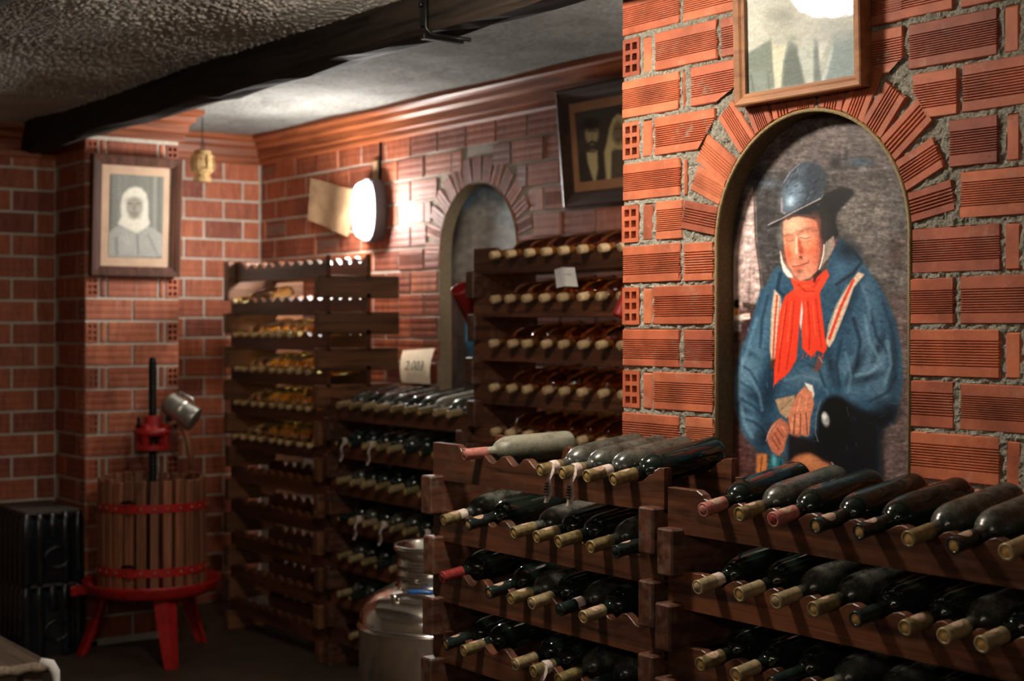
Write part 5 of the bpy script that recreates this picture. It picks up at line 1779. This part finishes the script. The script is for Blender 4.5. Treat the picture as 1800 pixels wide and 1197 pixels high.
C.line([(1443, 702), (1435, 728), (1433, 760), (1438, 776)], 1.8, (120, 120, 118), .8, .8); C.line([(1488, 715), (1492, 730)], 1.4, (90, 92, 96), .8, .7)
C.poly(fb([(430, 900), (560, 930), (600, 1000), (720, 1090), (800, 1200), (480, 1200), (430, 1080)]), (30, 22, 22), 3, .9)
C.poly(fb([(240, 1018), (302, 1018), (302, 1100), (284, 1165), (236, 1135)]), (176, 112, 70), 1.4); C.line(fb([(272, 1030), (262, 1140)]), 2, (96, 56, 36), 1, .8)
C.poly(fb([(325, 1020), (405, 1048), (398, 1122), (308, 1112)]), (42, 92, 104), 1.2); C.ell(*fb([(345, 1060)])[0], 4, 9, (120, 180, 190), .7, .7); C.line(fb([(385, 1060), (380, 1110)]), 2, (20, 44, 54), 1)
C.poly(fb([(470, 1030), (560, 1012), (640, 1060), (706, 1092), (640, 1160), (560, 1180), (470, 1130), (430, 1082)]), (164, 106, 74), 2.5); C.ell(*fb([(560, 1060)])[0], 14, 8, (190, 130, 92), .9, .7, .4)
C.line(fb([(690, 1070), (712, 1100)]), 2.2, (180, 160, 150), 1, .8)
C.noise(.06, .45, .45, 21).noise(.07, .2, .3, 22)
C.a = np.clip((C.a - .30) * 1.25 + .30, .02, 1)

YPNT = YN + NICHE_D - .004
hw = ARR - .001


def paint_world(u, v):
    x = ARX - hw + 2 * hw * u
    top = ARZ + np.sqrt(np.maximum(0, hw * hw - (x - ARX) ** 2))
    z = NICHE_Z0 + (top - NICHE_Z0) * v
    return np.stack([x, np.full_like(x, YPNT), z], -1)


o = link('painting', print_mesh('painting', paint_world, 280, 520, C, MAT['print'], 1.15))
tag(o, 'arched painting of a man in hat, blue smock and red scarf', 'painting')

# ---- painting in the far niche
C2 = Canvas(765, 310, 925, 760, (118, 116, 112), 1.0)
C2.poly([(800, 320), (920, 320), (920, 400), (860, 380), (840, 355), (800, 375)], (88, 112, 130), 6); C2.ell(822, 352, 16, 12, (70, 104, 130), .8); C2.ell(872, 372, 30, 16, (150, 156, 158), .9)
C2.poly([(775, 380), (812, 362), (806, 420), (795, 480), (800, 520), (775, 540)], (46, 42, 44), 5); C2.ell(838, 420, 22, 60, (158, 154, 146), .9, .8, .2); C2.ell(820, 470, 22, 30, (150, 144, 138), .9, .7)
C2.poly([(775, 500), (812, 500), (835, 560), (840, 700), (840, 760), (775, 760)], (70, 60, 60), 6); C2.ell(800, 560, 12, 34, (118, 92, 88), .9, .7); C2.ell(792, 620, 8, 30, (126, 88, 76), .8, .8)
C2.poly([(818, 556), (842, 548), (848, 640), (826, 628), (816, 590)], (58, 116, 150), 2); C2.line([(822, 560), (820, 600)], 3, (110, 160, 188), 1.5)
C2.line([(783, 600), (788, 640), (785, 690)], 6, (52, 34, 34), 2); C2.ell(815, 660, 14, 26, (88, 78, 76), .9, .7); C2.line([(780, 490), (798, 484)], 4, (150, 110, 100), 2, .7)
C2.noise(.14, .12, .12, 4).noise(.1, .5, .5, 5)


def paint2(u, v):
    x = FAX - (FAR - .001) + 2 * (FAR - .001) * u
    top = FAZ + np.sqrt(np.maximum(0, (FAR - .001) ** 2 - (x - FAX) ** 2))
    z = FN_Z0 + (top - FN_Z0) * v
    return np.stack([x, np.full_like(x, YF + FN_D - .004), z], -1)


o = link('painting', print_mesh('painting', paint2, 80, 180, C2, MAT['print'], 1.5))
tag(o, 'faded blue and grey painting in the far arched niche', 'painting')


# ---- framed photographs
def framed(name, label, origin, rz, tilt, w_, h_, bar, depth, fmat, mount, canvas, gain, mount_mat=None, rebate=.006, nu=80, nv=110, inner=None):
    """origin: bottom centre of the back; local x right, y into the wall, z up"""
    t = empty(name, origin, (tilt, 0, rz))
    tag(t, label, 'framed photo', 'framed old photographs')
    bpy.context.view_layer.update()
    M = Matrix.Translation(origin) @ Matrix.Rotation(rz, 4, 'Z') @ Matrix.Rotation(tilt, 4, 'X')
    x0, x1 = -w_ / 2, w_ / 2
    prof = [(0, 0), (0, -depth), (bar * .12, -depth - .002), (bar * .55, -depth * .92), (bar * .75, -depth * .80), (bar, -depth * .72), (bar, 0)]   # (inset, y)
    for corners in ((0, 1), (1, 2), (2, 3), (3, 0)):
        cs = [(x0, 0, 1, 1), (x1, 0, -1, 1), (x1, h_, -1, -1), (x0, h_, 1, -1)]
        v = []
        for ci in corners:
            X, Z, sx, sz = cs[ci]
            for a, y in prof:
                v.append((X + sx * a, y, Z + sz * a))
        n = len(prof)
        f = [(i, (i + 1) % n, n + (i + 1) % n, n + i) for i in range(n)] + [tuple(range(n)), tuple(range(2 * n - 1, n - 1, -1))]
        b = MB().add(v, f)
        link('frame_bar', b.mesh('frame_bar', fmat), t)
    yb = -depth * .45
    if mount > 0:
        b = MB().box(x0 + bar * .8, x1 - bar * .8, yb, yb + .003, bar * .8, h_ - bar * .8)
        link('mount', b.mesh('mount', mount_mat), t)
    ix0, ix1, iz0, iz1 = x0 + bar + mount, x1 - bar - mount, bar + mount, h_ - bar - mount
    A = np.array(M)

    def wf(u, v):
        loc = np.stack([ix0 + (ix1 - ix0) * u, np.full_like(u, yb - .0012), iz0 + (iz1 - iz0) * v], -1)
        return loc @ A[:3, :3].T + A[:3, 3]
    link('photograph', print_mesh('photograph', wf, nu, nv, canvas, MAT['photo'], gain, M), t)
    b = MB().add([(x0 + bar * .9, yb - rebate, bar * .9), (x1 - bar * .9, yb - rebate, bar * .9), (x1 - bar * .9, yb - rebate, h_ - bar * .9), (x0 + bar * .9, yb - rebate, h_ - bar * .9)], [(0, 1, 2, 3)])
    link('glass', b.mesh('glass', MAT['pane'], None, False), t)
    return t


# top right: group in suits
C3 = Canvas(1290, -200, 1530, 190, (178, 182, 170), 1.5)
ft = lambda pts: [(1280 + x * .1671, y * .1671) for x, y in pts]
C3.poly(ft([(150, -1200), (1400, -1200), (1400, 200), (150, 400)]), (184, 186, 174), 10)
C3.poly(ft([(150, 585), (320, 490), (460, 402), (470, 560), (500, 925), (150, 1020)]), (112, 122, 112), 2)
C3.poly(ft([(640, 420), (720, 470), (770, 640), (815, 890), (560, 925), (580, 660)]), (98, 108, 102), 2.5)
C3.poly(ft([(1100, 360), (1220, 300), (1420, 320), (1420, 860), (1010, 860), (1060, 600)]), (134, 150, 150), 3)
C3.poly(ft([(900, 400), (960, 430), (960, 680), (990, 860), (890, 870)]), (112, 122, 120), 2)
C3.poly(ft([(462, 420), (520, 500), (615, 455), (575, 640), (550, 920), (492, 930), (468, 640)]), (202, 196, 174), 1.2)
C3.poly(ft([(830, 380), (892, 385), (895, 870), (815, 880), (775, 700), (730, 560)]), (176, 184, 176), 2)
C3.poly(ft([(948, 440), (1045, 440), (962, 672)]), (198, 202, 196), 1.4); C3.poly(ft([(1060, 560), (1110, 430), (1100, 560), (1040, 780), (1010, 860), (975, 860)]), (184, 194, 190), 1.6)
C3.ell(*ft([(590, 250)])[0], 26, 30, (166, 168, 156), .8); C3.ell(*ft([(580, 160)])[0], 22, 10, (130, 134, 126), .9, .7); C3.ell(*ft([(690, 400)])[0], 10, 4, (120, 126, 120), .8, .6); C3.ell(*ft([(850, 240)])[0], 20, 30, (182, 184, 176), .9)
C3.ell(*ft([(1010, 300)])[0], 14, 22, (176, 180, 174), .9); C3.ell(*ft([(1180, 260)])[0], 20, 24, (172, 176, 172), .9); C3.ell(*ft([(340, 860)])[0], 16, 16, (136, 146, 140), .9, .7)
C3.line(ft([(240, 800), (270, 960)]), 3, (80, 88, 82), 2, .7); C3.line(ft([(420, 780), (430, 940)]), 3, (92, 100, 94), 2, .6); C3.ell(*ft([(760, -150)])[0], 22, 28, (160, 160, 150), .8); C3.ell(*ft([(500, -250)])[0], 22, 28, (165, 165, 155), .8)
C3.noise(.05, .15, .4, 3).noise(.06, .5, .5, 4)
xl, xr = onY(1293, 2.412), onY(1516, 2.412)
framed('framed_photograph', 'light wood framed photograph of suited figures above the painting', ((xl + xr) / 2, YN - .008, 1.938), 0, .026, xr - xl, .46, .026, .034, MAT['frame_light'], 0.0, C3, 1.25, nu=110, nv=140)

# left pilaster: woman in a white headscarf
C4 = Canvas(150, 260, 330, 500, (122, 122, 112), 2.0)
fw = lambda pts: [(60 + x * .2506, 200 + y * .2506) for x, y in pts]
for x, c in ((540, 84), (565, 120), (600, 138), (640, 128), (820, 112), (850, 150), (880, 96)):
    C4.line(fw([(x, 440), (x - 8, 1000)]), 5, (c, c, c - 8), 2.5, .7)
C4.poly(fw([(500, 845), (590, 782), (640, 790), (720, 838), (790, 780), (860, 820), (900, 850), (900, 1000), (500, 1000)]), (158, 156, 148), 1.2)
C4.line(fw([(722, 845), (730, 985)]), 2, (92, 92, 86), 1, .8); C4.line(fw([(575, 870), (580, 980)]), 4, (112, 112, 106), 2, .8); C4.line(fw([(800, 850), (860, 980)]), 4, (124, 124, 118), 2, .7); C4.ell(*fw([(650, 900)])[0], 8, 14, (178, 176, 168), .9, .6)
C4.poly(fw([(606, 650), (620, 570), (660, 525), (705, 510), (750, 520), (788, 560), (802, 640), (800, 720), (812, 770), (790, 795), (720, 838), (640, 800), (586, 772), (612, 720)]), (214, 208, 192), 1)
C4.ell(*fw([(704, 655)])[0], 14.5, 17.5, (150, 144, 130), .18); C4.ell(*fw([(700, 610)])[0], 12, 5, (152, 146, 132), .7)
C4.line(fw([(655, 628), (688, 632)]), 1.8, (82, 77, 68), 1.2, .75); C4.line(fw([(718, 632), (752, 628)]), 1.8, (82, 77, 68), 1.2, .75); C4.line(fw([(703, 640), (700, 672), (708, 678)]), 2, (104, 98, 88), 1, .8)
C4.line(fw([(672, 694), (700, 702), (732, 692)]), 1.5, (88, 80, 72), 1, .75); C4.ell(*fw([(668, 672)])[0], 4, 4, (162, 156, 142), .9, .8); C4.ell(*fw([(738, 672)])[0], 4, 4, (166, 160, 146), .9, .8); C4.ell(*fw([(704, 722)])[0], 8, 4, (118, 112, 100), .8, .7)
C4.noise(.06, .5, .5, 8)
m_mat1 = m_plain('aged_cream_mount', (0.56, 0.38, 0.26), .8, 0, .2, .12, 12)
framed('framed_photograph', 'brown framed portrait of a woman in white headscarf', (XP + .012, (YP0 + YP1) / 2 + .002, 1.672), PI / 2, .055, .428, .548, .046, .028, MAT['frame_brown'], .040, C4, 1.05, m_mat1)

# far wall: couple
C5 = Canvas(990, 170, 1150, 350, (54, 48, 40), 2.0)
fd = lambda pts: [(960 + x * .2005, 140 + y * .2005) for x, y in pts]
C5.poly(fd([(255, 700), (340, 620), (480, 640), (520, 940), (255, 940)]), (44, 40, 34), 2)
C5.ell(*fd([(400, 475)])[0], 12, 19, (146, 130, 98), .2); C5.ell(*fd([(395, 390)])[0], 14, 11, (34, 30, 26), .4); C5.line(fd([(368, 455), (395, 450)]), 2, (60, 50, 40), 1); C5.line(fd([(412, 450), (438, 455)]), 2, (60, 50, 40), 1)
C5.line(fd([(375, 560), (405, 540), (436, 560)]), 3.4, (38, 32, 26), 1); C5.line(fd([(404, 470), (402, 515)]), 2, (112, 98, 72), 1, .8)
C5.poly(fd([(352, 640), (400, 612), (450, 625), (455, 780), (430, 925), (395, 830), (365, 730)]), (160, 144, 108), 1.2); C5.line(fd([(375, 630), (425, 630)]), 3, (60, 54, 44), 1)
C5.poly(fd([(530, 560), (552, 430), (585, 340), (625, 298), (670, 312), (700, 370), (720, 480), (740, 640), (740, 900), (690, 900), (680, 620), (600, 600), (575, 640), (572, 900), (530, 905), (508, 640)]), (164, 148, 106), 1.2)
C5.ell(*fd([(632, 470)])[0], 10, 21, (104, 88, 68), .25); C5.line(fd([(605, 430), (625, 428)]), 2, (50, 42, 34), 1); C5.line(fd([(645, 428), (665, 430)]), 2, (50, 42, 34), 1); C5.line(fd([(615, 525), (650, 522)]), 2, (58, 46, 38), 1)
C5.poly(fd([(585, 620), (675, 610), (690, 910), (578, 910)]), (72, 64, 52), 2); C5.line(fd([(590, 615), (670, 605)]), 1.6, (140, 128, 96), .8)
C5.noise(.06, .5, .5, 9)
m_mat2 = m_plain('brown_mount', (0.45, 0.22, 0.11), .8, 0, .2, .1, 12)
xl = onY(984, YF - .06)
framed('framed_photograph', 'dark framed portrait of a couple on the far wall', (xl + .26, YF - .012, 1.905), 0, .09, .52, .455, .058, .03, MAT['frame_dark'], .036, C5, 1.9, m_mat2)
